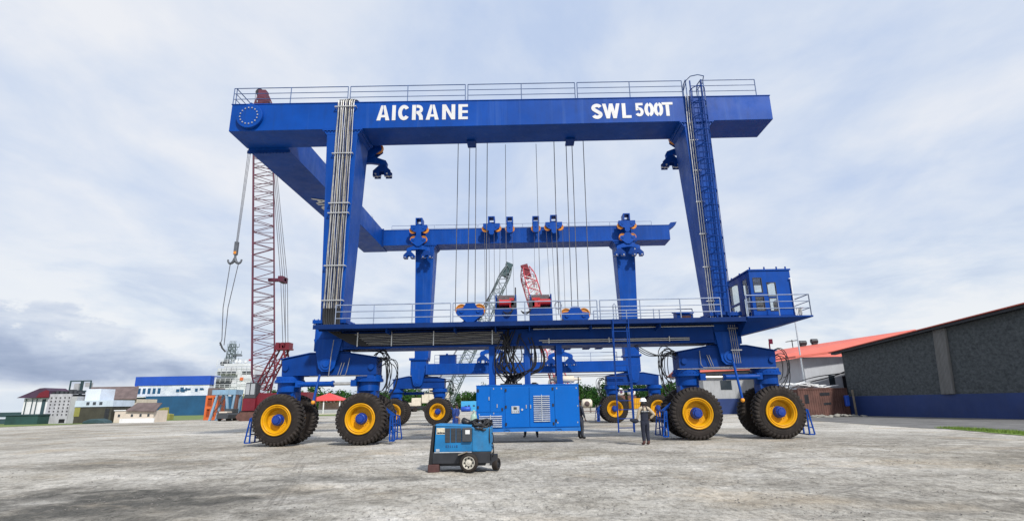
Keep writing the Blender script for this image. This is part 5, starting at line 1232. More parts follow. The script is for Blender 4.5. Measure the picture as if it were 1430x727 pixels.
for x, w in ((38.4, .9), (40.0, .8)):
    o = thing('roof_tank', 'dark water tank on the ridge of the long red roof, ' + ('larger and nearer the left' if x < 39 else 'nearer the warehouse'), 'tank', (x, 74.4, 8.7), 'tanks on the red roof')
    mb = MB(); mb.tube([(x-w/2, 74.6, rdg(x)+.42), (x+w/2, 74.6, rdg(x)+.42)], .32, 14); mb.build('drum', DARK, o)
    mb = MB(); mb.box(x-.3, x+.3, 74.35, 74.85, rdg(x)-.12, rdg(x)+.2); mb.build('cradle', DARK, o)
mb = MB(); mb.tube([(37.0, 74.6, 8.3), (37.0, 74.6, 9.5)], .06, 6); mb.tube([(36.2, 74.6, 9.25), (37.9, 74.6, 9.45)], .05, 6)
for k in range(5): mb.tube([(36.3+.35*k, 74.2, 9.27+.04*k), (36.3+.35*k, 75.0, 9.27+.04*k)], .035, 5)
tag(mb.build('aerial', DARK), 'dark aerial standing on the ridge of the long red roof', 'aerial')
CO = thing('shipping_container', 'rusty brown shipping container with torn side beside the warehouse corner', 'container', (28.6, 54.2, 0))
ca, cb_ = Vector((25.8, 52.4, 0)), Vector((31.5, 54.3, 0)); cd = (cb_-ca).normalized(); cn = Vector((-cd.y, cd.x, 0)); CL = (cb_-ca).length
def cq(t, n, z): return ca+cd*t+cn*n+Vector((0, 0, z))
mb = MB(); n = 42
for k in range(n):      # corrugated side
    t0 = .1+(CL-.2)*k/n; dt = (CL-.2)/n; o = (0, .04)[k % 2]
    mb.quad(cq(t0, o, .14), cq(t0+dt*.75, o, .14), cq(t0+dt*.75, o, 2.5), cq(t0, o, 2.5)); mb.quad(cq(t0+dt*.75, o, .14), cq(t0+dt, .04-o, .14), cq(t0+dt, .04-o, 2.5), cq(t0+dt*.75, o, 2.5))
P = [cq(.05, .06, .1), cq(CL-.05, .06, .1), cq(CL-.05, 2.4, .1), cq(.05, 2.4, .1)]; mb.hexa(P+[p+Vector((0, 0, 2.42)) for p in P]); mb.build('body', RUST, CO)
for t0, t1, z0_, z1_ in ((0, CL, 0, .13), (0, CL, 2.5, 2.62), (0, .1, .132, 2.498), (CL-.1, CL, .132, 2.498)):
    P = [cq(t0, -.03, z0_), cq(t1, -.03, z0_), cq(t1, .055, z0_), cq(t0, .055, z0_)]; mb = MB(); mb.hexa(P+[p+Vector((0, 0, z1_-z0_)) for p in P]); mb.build('frame_rail', RUST, CO)
for t, z, w, h in ((2.6, 1.9, 1.2, .28), (2.9, 1.05, .9, .2), (.7, 1.2, .5, .8)):
    P = [cq(t, -.012, z), cq(t+w, -.012, z+.04), cq(t+w, .0-.002, z+.04), cq(t, -.002, z)]; mb = MB(); mb.hexa(P+[p+Vector((0, 0, h)) for p in P]); mb.build('torn_opening', DARK, CO)
# scrap pile of pale sheets and pipes on the container
mb = MB()
for i in range(26):
    t = rnd.uniform(.2, 4.6); p = cq(t, rnd.uniform(.3, 1.9), 2.66+rnd.random()*.5*(1-t/7)); a = rnd.uniform(-.3, .3); d = (cd*math.cos(a)+Vector((0, 0, math.sin(a)*.5))).normalized()
    mb.obox(p, d, d.cross(Vector((0, 0, 1))).normalized(), d.cross(d.cross(Vector((0, 0, 1)))).normalized(), rnd.uniform(.3, 1.1), rnd.uniform(.05, .3), .03)
struct(mb.build('scrap_sheets', WPAINT), 'stuff')
mb = MB(); mb.tube(bez((27, 56.2, 2.6), (29, 56.4, 3.6), (31, 56.5, 3.3), (34, 57.3, 4.6), 12), .06, 6); mb.tube(bez((26.5, 56.2, 2.4), (28, 56.3, 3.9), (31, 56.4, 3.9), (33.5, 57.2, 4.2), 12), .05, 6)
tag(mb.build('fallen_cable', DARK), 'dark cables sagging above the rusty container toward the warehouse', 'cable')
mb = MB(); b0, b1 = at(1121, 590, 57), at(1096, 405, 57); mb.tube([(28.9, 57, 0), (28.9, 57, 10.4)], [.11, .06], 10); lp = mb.build('lamp_pole', SILV); tag(lp, 'slim grey pole standing left of the rusty container behind the cab', 'pole')
mb = MB(); mb.tube([(28.9, 57, 10.4), (28.9, 56.3, 10.7), (28.9, 55.6, 10.75)], .045, 6); mb.box(28.75, 29.05, 55.1, 55.7, 10.68, 10.8); mb.build('lamp_head', SILV, lp)
mb = MB(); mb.bar((31.2, 52.9, 0), (31.2, 52.9, 2.4), .13); tag(mb.build('timber_post', mat('timber', (.2, .17, .13), .9, 0, .3, 3)), 'weathered timber post in front of the warehouse corner', 'post')
mb = MB(); mb.box(30.6, 31.0, 53.2, 53.5, .9, 1.9); tag(mb.build('blue_tarp', ROYAL, None, .08), 'blue sheet hanging by the timber post near the rusty container', 'sheet')
mb = MB()
for i in range(40): mb.ball((rnd.uniform(26, 31), rnd.uniform(50.7, 51.9), rnd.uniform(-.02, .16)), rnd.uniform(.06, .24), 6, (1.6, 1, .7))
struct(mb.build('rubble', mat('rubble_grey', (.26, .25, .22), .9, 0, .3, 2)), 'stuff')
# ------------------------------------------------------------------ left: quay buildings
def blk(name, label, cat, u0, v0, u1, Y, depth, m, group=None, base=0.):
    a, b = at(u0, v0, Y), at(u1, v0, Y); o = thing(name, label, cat, ((a.x+b.x)/2, Y, 0), group)
    return o, a.x, b.x, a.z
def part(o, name, m, x0, x1, y0, y1, z0, z1, bevel=0.):
    mb = MB(); mb.box(x0, x1, y0, y1, z0, z1); return mb.build(name, m, o, bevel)
Y = 75.
o = thing('tower_block', 'grey white tower block riddled with small openings on the quay', 'building', (-63.8, Y, 0))
mb = MB(); hs = []
for i in range(5):
    for j in range(6): hs.append((-65.35+.62*i, -65.12+.62*i, 1.0+.45*j, 1.28+.45*j))
wall_x(mb, Y, -65.7, -62.55, 0, 3.95, hs, .25); mb.build('wall', mat('pitted_wall', (.42, .42, .45), .9, 0, .2, 1, .6, (.15, .15, .17)), o)
part(o, 'core', DARK, -65.65, -62.6, Y+.27, Y+3, 0, 3.9); part(o, 'doorway', BLK, -63.6, -62.8, Y-.02, Y-.004, .1, .6)
part(o, 'side_wing', GREYW, -62.54, -61.7, Y+.1, Y+3, 0, 3.6)
mb = MB()
for k in range(9): 
    x = -65.6+.42*k; mb.box(x, x+.34, Y+.3+.2*(k % 3), Y+1.6, 3.96, 4.2+.35*rnd.random())
mb.build('roof_clutter', GRAYD, o)
o2 = thing('steel_frame_tower', 'small open steel frame stage above the grey pitted tower block', 'frame', (-64.5, 77, 0))
mb = MB()
for x in (-65.9, -64.3, -64.05, -62.9): mb.bar((x, 78.5, 0), (x, 78.5, 5.9), .14)
mb.bar((-65.9, 78.5, 5.85), (-64.3, 78.5, 5.85), .16); mb.bar((-64.05, 78.5, 5.85), (-62.9, 78.5, 5.85), .16); mb.bar((-65.9, 78.5, 4.4), (-62.9, 78.5, 4.4), .2); mb.build('frame', TEAL, o2)
part(o2, 'cabinet', GREYW, -65.4, -64.7, 78.6, 79.2, 4.52, 5.5); part(o2, 'cabinet', GREYW, -63.8, -63.1, 78.6, 79.2, 5.0, 5.6)
o = thing('kiosk', 'white kiosk with a dark and red tilted roof at the far left', 'kiosk', (-67.6, Y, 0))
part(o, 'wall', WPAINT, -69.3, -65.7, Y+.3, Y+3, .0, 3.45); part(o, 'door', TEAL, -66.7, -66.2, Y+.26, Y+.295, 1.0, 3.3)
for x in (-68.9, -68.0, -67.4): part(o, 'post', TEAL, x, x+.08, Y+.1, Y+.18, 1.0, 3.4)
mb = MB(); mb.prism([(-70.0, 3.5), (-65.5, 3.5), (-65.6, 4.4), (-66.3, 4.8), (-67.0, 4.75)], Y-.2, Y+3.3); mb.build('roof', mat('dark_maroon_roof', (.06, .03, .06), .7, 0, .3, 1), o)
mb = MB(); mb.prism([(-67.2, 3.52), (-65.45, 3.52), (-65.55, 4.38), (-66.0, 4.5), (-66.9, 4.1)], Y-.26, Y-.21); mb.build('roof_panel', CRED, o)
o = thing('green_shed', 'low dark green shed in front of the white kiosk at the far left', 'shed', (-67, 74, 0))
part(o, 'wall', DKGREEN, -69.4, -65.0, 73.2, 75.2, 0, 1.15); part(o, 'roof', TEAL, -69.5, -64.9, 73.1, 75.26, 1.153, 1.32)
o = thing('green_shed', 'long low teal store building at the extreme left edge', 'shed', (-74, 78, 0))
part(o, 'wall', TEAL, -82, -69.9, 77.5, 80, 0, 1.6); part(o, 'window_strip', PATCHW, -78, -70.2, 77.46, 77.495, .7, .95)
o = thing('flat_roofed_building', 'building with pale blue top band and dark lower wall right of the tower block', 'building', (-58.8, Y, 0))
part(o, 'wall', mat('dark_olive_wall', (.05, .048, .035), .8, 0, .3, .8), -61.6, -56.5, Y, Y+4, 0, 2.15); part(o, 'parapet', mat('pale_blue_band', (.50, .58, .66), .7, 0, .12, .8, .4, (.3, .3, .32)), -61.7, -56.4, Y-.1, Y+4.1, 2.153, 3.0)
for x in (-60.1, -59.2, -58.3): part(o, 'window', GLASSD, x, x+.42, Y-.13, Y-.104, 2.4, 2.8)
part(o, 'door', DARK, -57.4, -56.8, Y-.03, Y-.004, .3, 1.9); part(o, 'upper_storey', mat('pale_blue_wall', (.60, .65, .72), .7, 0, .1, .5), -61.5, -59.4, Y+1.2, Y+3.9, 3.003, 4.6)
part(o, 'yellow_door', OLIVE, -61.66, -60.9, Y-.04, Y-.004, .9, 2.1)
UX = lambda u, Y: at(u, 572, Y).x
o = thing('brown_roofed_building', 'long building with wide dark brown roof behind the pale blue band', 'building', (UX(152, 86), 86, 0))
part(o, 'wall', BEIGE, UX(119, 86), UX(188, 86), 86.2, 91, 0, 3.3); mb = MB(); P = [(UX(118, 86), 85.7, 3.25), (UX(190, 86), 85.7, 3.25), (UX(189, 89), 89, 5.25), (UX(121, 89), 89, 5.25)]; mb.hexa(P+[(x, y, z+.15) for x, y, z in P]); mb.build('roof', BROWN, o)
part(o, 'white_wall', WPAINT, UX(121, 86), UX(169, 86), 86.0, 86.19, 0, 3.2)
o = thing('beige_hut', 'low beige hut with a brown patched roof and pale forecourt wall', 'hut', (-53, Y, 0))
h0, h1 = UX(161, Y), UX(215, Y)
mb = MB(); mb.box(h0, h1, Y, Y+3, 0, 1.55)
mb.build('wall', BEIGE, o); mb = MB(); P = [(UX(178, Y), Y-.3, 1.5), (UX(219, Y), Y-.3, 1.35), (UX(212, Y), Y+2, 2.45), (UX(176, Y), Y+2, 2.5)]; mb.hexa(P+[(x, y, z+.12) for x, y, z in P]); mb.build('roof', BROWN, o)
part(o, 'flat_roof', WPAINT, h0-.1, UX(178, Y)-.1, Y-.1, Y+3, 1.553, 1.68)
for u in (166, 184, 196, 207): part(o, 'window', GLASSD, UX(u, Y), UX(u, Y)+.3, Y-.03, Y-.004, .75, 1.1)
part(o, 'forecourt_wall', WPAINT, UX(166, 73), UX(214, 73), Y-1.6, Y-1.45, 0, .55)
mb = MB(); mb.prism([(-57.8, 0), (-54.6, 0), (-54.9, .35), (-55.8, .62), (-57.0, .55), (-57.7, .3)], Y-3.2, Y-1.8); cr_ = mb.build('covered_boat', TEAL, None, .1); tag(cr_, 'dark covered boat lying on the grass before the beige hut', 'boat')
# blue and white barge building
o = thing('accommodation_barge', 'large royal blue and white barge with a dark blue hull alongside the quay', 'barge', (-97.5, 150, 0)); Y = 150.
part(o, 'hull', HULL, -107.6, -86.9, Y, Y+9, -.2, 5.25); part(o, 'deckhouse', PATCHW, -107.5, -87.0, Y+.4, Y+8.6, 5.253, 8.15); part(o, 'roof_band', ROYAL, -107.9, -86.8, Y+.2, Y+8.8, 8.153, 10.55)
part(o, 'corner_post', ROYAL, -107.7, -107.2, Y+.1, Y+.38, 5.26, 8.14)
for k in range(5): part(o, 'window', HULL, -106.9+1.4*k, -106.1+1.4*k, Y+.36, Y+.395, 5.9, 7.4)
for k in range(9): x = -99.6+rnd.random()*11; part(o, 'window', HULL, x, x+.5+rnd.random()*.6, Y+.34-.002*k, Y+.393-.002*k, 6.0+rnd.random()*.8, 7.0+rnd.random()*.6)
part(o, 'gangway', WPAINT, -113, -104, Y-1.0, Y-.02, 4.95, 5.2)
part(o, 'white_rail_house', mat('pale_blue_wall', (.60, .65, .72), .7), -86.7, -83.6, Y+2, Y+6, 5, 10.3)
mb = MB(); mb.prism([(UX(216, 90)+x, z) for x, z in ((0, 0), (2.6, 0), (2.6, .9), (1.7, 1.0), (1.6, 2.0), (.8, 1.8), (0, .9))], 90, 91.2); tag(mb.build('forklift_wreck', OLIVE, None, .06), 'small olive machine parked before the dark blue hull', 'machine')
o = thing('orange_container', 'tall orange container frame standing right of the dark blue hull', 'container', (UX(292, 83), 83, 0)); Y = 83; q0 = UX(285.5, Y)+48.3
mb = MB(); wall_x(mb, Y, q0-48.3, q0-46.5, .0, 3.6, [(q0-48.0, q0-47.5, .4, 1.6), (q0-47.2, q0-46.75, .5, 1.5), (q0-48.0, q0-47.3, 2.0, 3.2), (q0-47.1, q0-46.7, 2.1, 3.3)], .2); mb.build('front', ORCON, o); part(o, 'body', mat('dark_orange', (.25, .05, .015), .7), q0-48.25, q0-46.55, Y+.21, Y+2.4, 0, 3.55); part(o, 'roof_crate', BROWN, q0-48.2, q0-46.6, Y+.1, Y+2, 3.62, 4.7)
o = thing('steel_portal', 'weathered light blue steel portal frame on the quay before the white ship', 'frame', (-41.2, 77, 0)); Y = 77
mb = MB()
for x0_, x1_ in ((-43.9, -43.2), (-41.2, -41.9), (-41.0, -40.7)):
    for yy in (Y, Y+1.6): mb.bar((x0_, yy, 0), (x1_, yy, 3.5), .28)
mb.build('legs', LBLUE, o); part(o, 'top_beam', LBLUE, -43.9, -40.5, Y-.2, Y+1.8, 3.52, 4.2)
mb = MB(); mb.bar((-43.3, Y, 3.4), (-41.7, Y, 1.2), .12); mb.bar((-41.9, Y, 3.4), (-43.4, Y, 1.2), .12); mb.bar((-43.6, Y, 1.2), (-41.3, Y, 1.2), .12); mb.build('bracing', RUST, o)
part(o, 'rusty_column', RUST, -40.68, -40.3, Y, Y+.4, 0, 3.5)
o = thing('parked_truck', 'small dark truck with beige bonnet under the light blue portal', 'truck', (-41.3, 74, 0)); Y = 74
t0 = UX(303.5, 74)+42.3; mb = MB(); mb.prism([(t0-42.3, .3), (t0-40.8, .3), (t0-40.75, .8), (t0-40.9, 1.05), (t0-42.2, 1.05), (t0-42.35, .8)], Y, Y+3.4); mb.build('body', GRAYD, o, .05); part(o, 'bonnet', BEIGE, t0-42.1, t0-41.0, Y+.1, Y+1.4, 1.053, 1.25, .03)
part(o, 'windscreen', GLASSD, t0-42.05, t0-41.05, Y+1.42, Y+1.5, 1.06, 1.5); part(o, 'cab', GRAYD, t0-42.15, t0-40.95, Y+1.51, Y+3, 1.053, 1.6, .05)
for x in (t0-42.15, t0-41.05):
    for yy in (Y+.6, Y+2.7): mb = MB(); mb.cyl((x-.12, yy, .33), (x+.12, yy, .33), .33, 14); mb.build('wheel', RUB, o)
o = thing('access_ladder', 'yellow access ladder standing beside the light blue portal', 'ladder', (-39.2, 77, 0))
mb = MB(); mb.bar((-39.5, 77, 0), (-39.5, 77, 3.6), .09); mb.bar((-39.0, 77, 0), (-39.0, 77, 3.6), .09)
for k in range(11): mb.bar((-39.5, 77, .3+.32*k), (-39.0, 77, .3+.32*k), .06)
mb.build('ladder', OLIVE, o)
# ------------------------------------------------------------------ ship behind the quay
SHIPW = mat('ship_white', (.60, .62, .64), .6, 0, .12, .25, .55, (.28, .22, .17))
SH = thing('supply_ship', 'white superstructure and dark lattice mast of an offshore supply ship on a blue hull', 'ship', (-78, 155, 0)); Y = 150.
def sx(u): return at(u, 540, Y).x
def sz(v, u=325): return at(u, v, Y).z
part(SH, 'hull', HULL, sx(300), sx(410), Y-1, Y+14, -1, sz(553))
def tier(u0, u1, v0, v1, y0, y1, m=SHIPW, nm='deck_tier', bevel=.15): return part(SH, nm, m, sx(u0), sx(u1), Y+y0, Y+y1, sz(v1), sz(v0), bevel)
tier(302, 346, 534, 553.4, 0, 12); tier(304, 345, 522.5, 534.4, .8, 11)
wb = tier(300, 352, 513, 523, .2, 9, nm='bridge_wing'); tier(306, 344, 507, 513.4, 1, 8)
mb = MB(); mb.hexa([(sx(333), Y-.6, sz(553)), (sx(347), Y-.6, sz(553)), (sx(347), Y+1, sz(553)), (sx(333), Y+1, sz(553)), (sx(331), Y-.6, sz(523)), (sx(353), Y-.6, sz(523)), (sx(353), Y+1, sz(523)), (sx(331), Y+1, sz(523))]); mb.build('funnel_block', SHIPW, SH, .1)
for a, b in ((303, 305.5), (307, 311), (312, 314.5), (317, 321.5), (322.5, 327), (337.5, 340.5), (341.5, 344.5), (345.5, 349)):
    mb = MB(); mb.box(sx(a), sx(b), Y-.66, Y+.3, sz(521.5), sz(517.8)); mb.build('bridge_window', GLASSD, wb)
part(SH, 'dark_recess', GRAYD, sx(301), sx(322), Y-.1, Y+.3, sz(540), sz(528))
for v in (506.5, 512.5, 523, 533, 541):
    railing('railing', [(sx(301), Y-.7, sz(v+.5)), (sx(351), Y-.7, sz(v+.5))], SH, SHIPW, 1.0, 1.4, (.5,), .06)
P_ = lambda u, v, d=4: at(u, v, Y+d)
mb = MB(); lattice(mb, P_(321, 510), P_(325, 480), 2.3, 1.1, 9, .12, .08)
for v, a, b in ((504, 313, 333), (498, 316, 330), (494, 317, 337), (488, 318, 331), (484, 318, 334), (480, 321, 329)):
    mb.tube([P_(a, v), P_(b, v)], .11, 5)
    for q in range(5): p = P_(a+(b-a)*q/4, v); mb.tube([p, p+Vector((0, 0, .9))], .07, 4)
mb.build('lattice_mast', GREYG, SH)
mb = MB(); mb.tube([P_(324, 496, 3.4), P_(338, 496, 3.4)], .2, 6); mb.build('radar_scanner', GRAYD, SH)
for u, v, r_ in ((311, 507, .7), (335, 505, .6), (343, 505, .5), (316, 506, .8), (330, 505, .6)):
    mb = MB(); mb.ball(P_(u, v, 3), r_, 10); mb.build('radome', SHIPW if u > 325 else GRAYD, SH)
mb = MB(); mb.tube([(sx(306), Y+3, sz(508)), (sx(301), Y+3, sz(485))], .04, 4); mb.build('whip_aerial', GRAYD, SH)
mb = MB(); mb.box(sx(336), sx(340), Y-.9, Y-.1, sz(531), sz(527)); mb.build('lifebuoy_rack', ORCON, SH)
mb = MB(); mb.tube([(sx(342), Y+2, sz(507)), (sx(342), Y+2, sz(500))], .05, 5); mb.box(sx(338), sx(342), Y+1.98, Y+2.02, sz(503), sz(500)); mb.build('ensign', FLAG, SH)

# ------------------------------------------------------------------ maroon crawler crane
CR = thing('crawler_crane', 'tall maroon lattice boom crawler crane standing behind the left end of the gantry', 'crane', (-35.5, 75, 0)); Y = 75.
mb = MB(); A_, B_ = Vector((-35.7, Y, 3.2)), Vector((-41.3, Y+1.5, 50.2)); lattice(mb, A_, B_, 1.6, 2.85, 52, .11, .052, Vector((1, .45, 0)), .06); mb.build('boom', MAROON, CR)
mb = MB(); t_ = (B_-A_).normalized(); h0 = B_-t_*3.2; u_ = Vector((1, .1, 0)).normalized()
P = [h0-u_*.8-Vector((0, .7, 0)), h0+u_*.8-Vector((0, .7, 0)), h0+u_*.8+Vector((0, .7, 0)), h0-u_*.8+Vector((0, .7, 0))]; Q = [p.lerp(h0, .28)+t_*4.6 for p in P]; mb.hexa(P+Q); mb.build('boom_head', MAROON, CR)
for d in (-.4, 0, .4):
    mb = MB(); c_ = B_+t_*1.0+Vector((-.5, d, 0)); sheave(mb, c_, .62, .2, 20); mb.build('head_sheave', DARK, CR)
mb = MB(); mb.box(-36.9, -33.2, Y-1.5, Y+1.6, 1.35, 2.0); mb.hexa([(-36.6, Y-1.5, 2.003), (-31.2, Y-1.5, 2.003), (-31.2, Y+1.6, 2.003), (-36.6, Y+1.6, 2.003), (-35.6, Y-1.5, 3.6), (-31.2, Y-1.5, 3.5), (-31.2, Y+1.6, 3.5), (-35.6, Y+1.6, 3.6)]); mb.build('machine_house', CRED, CR, .05)
mb = MB(); mb.box(-30.9, -29.0, Y-1.9, Y+1.9, 1.5, 3.6); mb.build('counterweight', CRED, CR, .08)
mb = MB(); mb.hexa([(-37.4, Y-1.9, 2.9), (-35.9, Y-1.9, 2.9), (-35.9, Y-.6, 2.9), (-37.4, Y-.6, 2.9), (-37.3, Y-1.9, 4.95), (-35.9, Y-1.9, 4.95), (-35.9, Y-.6, 4.95), (-37.3, Y-.6, 4.95)]); cbx = mb.build('driver_cab', GRAYD, CR, .05)
for a, b, c, d in ((-37.25, -36.75, 3.4, 4.8), (-36.6, -36.05, 3.4, 4.8)): mb = MB(); mb.box(a, b, Y-1.93, Y-1.905, c, d); mb.build('window', GLASS, cbx)
part(CR, 'cab_base', CRED, -37.5, -35.8, Y-1.95, Y-.55, 1.3, 2.897)
for yy in (Y-2.6, Y+1.7):
    mb = MB(); prof = [(-37.9, .55), (-37.6, .15), (-37.2, 0), (-30.6, 0), (-30.2, .15), (-29.9, .55), (-30.2, .95), (-30.6, 1.1), (-37.2, 1.1), (-37.6, .95)]; mb.prism(prof, yy, yy+1.0); 
    for k in range(34):
        x = -37.3+.2*k; mb.box(x, x+.13, yy-.04, yy+1.04, 1.103, 1.17)
    mb.build('crawler_track', RUST, CR)
mb = MB(); mb.box(-38, -34, Y-1.6, Y+1.7, .5, 1.3); mb.build('car_body', DARK, CR)
mb = MB()      # gantry mast and bridle behind the boom
lattice(mb, (-36.0, Y, 4.2), (-33.4, Y, 10.0), 1.3, 1.2, 5, .12, .07); mb.bar((-33.4, Y-.6, 10.0), (-31.8, Y-.6, 4.2), .2); mb.bar((-33.4, Y+.6, 10.0), (-31.8, Y+.6, 4.2), .2)
for k in range(3): mb.box(-34.4+.7*k, -33.9+.7*k, Y-.7, Y+.7, 9.6, 10.4)
mb.box(-34.5, -32.4, Y-.75, Y+.75, 9.4, 9.62); mb.build('back_mast', CRED, CR)
for i in range(4):
    mb = MB(); s_ = (-.6, -.2, .2, .6)[i]; m_ = Vector((-34.6+.15*i, Y+s_, 19.5)); mb.tube([(-33.4+.2*(i % 2), Y+s_, 10.2), m_, B_-t_*2+Vector((.9, s_, 0))], .045, 5); mb.build('pendant_line', ROPE, CR)
mb = MB(); mb.box(-36.6, -34.2, Y-.3, Y+.3, 19.3, 19.7); mb.box(-34.9, -34.2, Y-.9, Y+.9, 19.1, 19.9); mb.build('bridle_spreader', MAROON, CR)
for i in range(3):
    mb = MB(); mb.tube([B_+t_*1.2+Vector((-1.0+.1*i, -.5+.3*i, 0)), (-41.85+.12*i, Y-.4, 25.3)], .04, 5); mb.build('hoist_rope', ROPE, CR)
HK = Vector((-41.74, Y-.4, 0))
mb = MB(); mb.box(HK.x-.25, HK.x+.25, HK.y-.25, HK.y+.25, 23.3, 25.3); mb.cyl((HK.x, HK.y, 22.7), (HK.x, HK.y, 23.3), .17, 10); mb.build('hook_block', mat('hook_grey', (.10, .11, .13), .6, .2, .3, 2), CR, .06)
mb = MB(); mb.box(HK.x-.2, HK.x+.2, HK.y-.27, HK.y-.255, 23.4, 23.8); mb.build('warning_plate', ORNG, CR)
mb = MB()
for s_ in (-1, 1): mb.tube(bez((HK.x, HK.y, 22.75), (HK.x+s_*.2, HK.y, 21.9), (HK.x+s_*.95, HK.y, 21.75), (HK.x+s_*1.0, HK.y, 22.6), 10), [.24-.012*k for k in range(11)], 8)
mb.build('double_hook', MATS['hook_grey'], CR)
for s_ in (-1, 1):
    mb = MB(); mb.tube([(HK.x+s_*.6, HK.y, 22.0), (HK.x-.5+s_*.35, HK.y, 15.5), (-42.0+.2*s_, HK.y, 11.0), (-42.1+.3*s_, HK.y, 10.2)], .055, 5); mb.build('sling', ROPE, CR)
mb = MB(); mb.tube([(-42.4, HK.y, 10.6), (-42.0, HK.y, 9.8), (-41.5, HK.y, 9.3)], .12, 6); mb.build('shackle', DARK, CR)

# ------------------------------------------------------------------ far cranes
def far_crane(name, label, tip, base, m, mh, w0, w1, bays, body=True):
    o = thing(name, label, 'crane', (base[0], base[1], 0))
    mb = MB(); lattice(mb, base, tip, w0, w1, bays, .16, .10, Vector((1, .3, 0)), .08); mb.build('boom', m, o)
    A, B = Vector(base), Vector(tip); t = (B-A).normalized(); mb = MB(); s = Vector((1, 0, 0)); s = (s-t*s.dot(t)).normalized(); d = t.cross(s)
    mb.obox(B-t*1.6, s, d, t, w1*.26, w1*.26, 1.6); mb.obox(B+t*.2, s, d, t, .85, .6, .75); mb.obox(B+t*.5-s*.7, s, d, t, .5, .5, .45); mb.build('boom_head', mh, o)
    return o, A, B
o, A, B = far_crane('lattice_crane', 'grey green lattice boom crane leaning right beyond the far gantry frame', (-3.4, 150, 40.0), (-20.5, 150, 3.0), GREYG, TEAL, 2.6, 2.6, 26)
for s_ in (-1, 0, 1):
    mb = MB(); mb.tube([B+Vector((-.6, s_*.5, 0)), (-24, 150+s_, 7)], .06, 4); mb.build('pendant_line', ROPE, o)
part(o, 'upper_body', CREAM, -27.5, -20.2, 148.6, 151.4, 2.2, 4.9, .1); part(o, 'cab', CREAM, -30.2, -27.7, 148.4, 150.2, 1.5, 3.6, .1); part(o, 'engine_hood', CREAM, -25.5, -22.5, 148.4, 148.58, 3.0, 6.2, .02)
part(o, 'vent_grille', DARK, -25.3, -24.2, 148.3, 148.39, 5.2, 5.6); part(o, 'vent_grille', DARK, -23.9, -22.8, 148.3, 148.39, 5.2, 5.6); part(o, 'chassis', DARK, -31.5, -19.5, 148.6, 151.4, .7, 1.45)
for x in (-30.8, -29.2, -26.6, -25.2, -22.3, -20.9): mb = MB(); mb.cyl((x, 148.4, .62), (x, 149.2, .62), .62, 16); mb.build('wheel', RUB, o)
o, A, B = far_crane('lattice_crane', 'red and white lattice boom crane leaning left beyond the generator', (1.3, 150, 39.5), (10.9, 150, 3.0), PINKRED, CRED, 2.4, 3.4, 24)
mb = MB(); lattice(mb, A.lerp(B, .02), A.lerp(B, .93), 2.9, 2.9, 22, .14, .12, Vector((1, .3, 0))); mb.build('white_lacing', WPAINT, o)
part(o, 'upper_body', CRED, 8.5, 15, 148.6, 151.6, 1.6, 4.2, .1)
for yy in (147.8, 151.2): mb = MB(); mb.prism([(7.5, .6), (7.9, .1), (8.4, 0), (15.2, 0), (15.7, .1), (16.1, .6), (15.6, 1.15), (8, 1.15)], yy, yy+1); mb.build('crawler_track', DARK, o)
# ------------------------------------------------------------------ pavilion, containers, tanks in the distance
o = thing('pavilion', 'open pavilion with bright red hipped roof beyond the left wheels', 'pavilion', (-53, 150, 0)); Y = 150
mb = MB(); P = [(-57.6, 145.5, 3.35), (-48.4, 145.5, 3.35), (-48.4, 154.5, 3.35), (-57.6, 154.5, 3.35)]; ap = (-53.1, 150, 5.35)
for i in range(4): mb.quad(P[i], P[(i+1) % 4], ap)
mb.quad(*[(x, y, 3.2) for x, y, z in P[::-1]])
for i in range(4): p, q = P[i], P[(i+1) % 4]; mb.quad((p[0], p[1], 3.2), (q[0], q[1], 3.2), q, p)
mb.build('roof', mat('bright_red_roof', (.62, .055, .05), .55, 0, .08, .3), o)
for x in (-57.2, -53.1, -48.8):
    for yy in (146, 154): part(o, 'post', WPAINT, x-.13, x+.13, yy-.13, yy+.13, 0, 3.19)
part(o, 'back_wall', BEIGE, -57, -49, 153, 153.3, 0, 2.9); part(o, 'low_wall', GREYW, -57, -49, 146.2, 146.4, 0, .95)
o = thing('sign_boards', 'stack of pale boards leaning beside the red roofed pavilion', 'boards', (-58.5, 144, 0))
for k in range(3): mb = MB(); mb.obox((-58.6+.7*k, 144, 1.6-.3*k), Vector((.8, 0, -.6)), Vector((0, 1, 0)), Vector((.6, 0, .8)), .9, .06, .7); mb.build('board', CREAM, o)
sheet('sand_bank', [(-64, 128), (-44, 128), (-46, 143), (-62, 143)], .016, BEIGE)
o = thing('yellow_container', 'yellow shipping container far off between the right hand wheels', 'container', (27, 130, 0))
mb = MB(); mb.box(25.7, 28.4, 130, 136, .1, 2.45); bd = mb.build('body', YEL, o, .04)
for k in range(6): part(o, 'door_bar', mat('dark_yellow', (.45, .22, .02), .6), 25.9+.45*k, 25.98+.45*k, 129.93, 129.98, .2, 2.4)
part(o, 'door_rail', MATS['dark_yellow'], 25.72, 28.38, 129.9, 129.96, 1.2, 1.32)
for x, lab in ((24.2, 'white drum with red mark on a brown stand left of the yellow container'), (27.0, 'white drum with red mark rising directly above the yellow container')):
    o = thing('mixer_drum', lab, 'drum', (x, 131, 0), 'white drums by the yellow container'); zb_ = 2.5
    mb = MB(); mb.lathe([(.0005, 0), (.7, .0), (1.0, .45), (1.0, 1.0), (.7, 1.6), (.35, 1.85), (.0005, 1.9)], (x, 138.5, zb_+.7), (0, -.12, 1), 20, sharp=False); mb.build('drum', WPAINT, o)
    part(o, 'stand', RUST, x-1.0, x+1.0, 137.7, 139.5, 0, zb_+.65); part(o, 'red_mark', CRED, x-.15, x+.4, 137.3, 137.45, zb_+1.3, zb_+1.9)
o = thing('tank_trailer', 'cream tank on a low steel frame just right of the generator', 'trailer', (10.6, 92, 0))
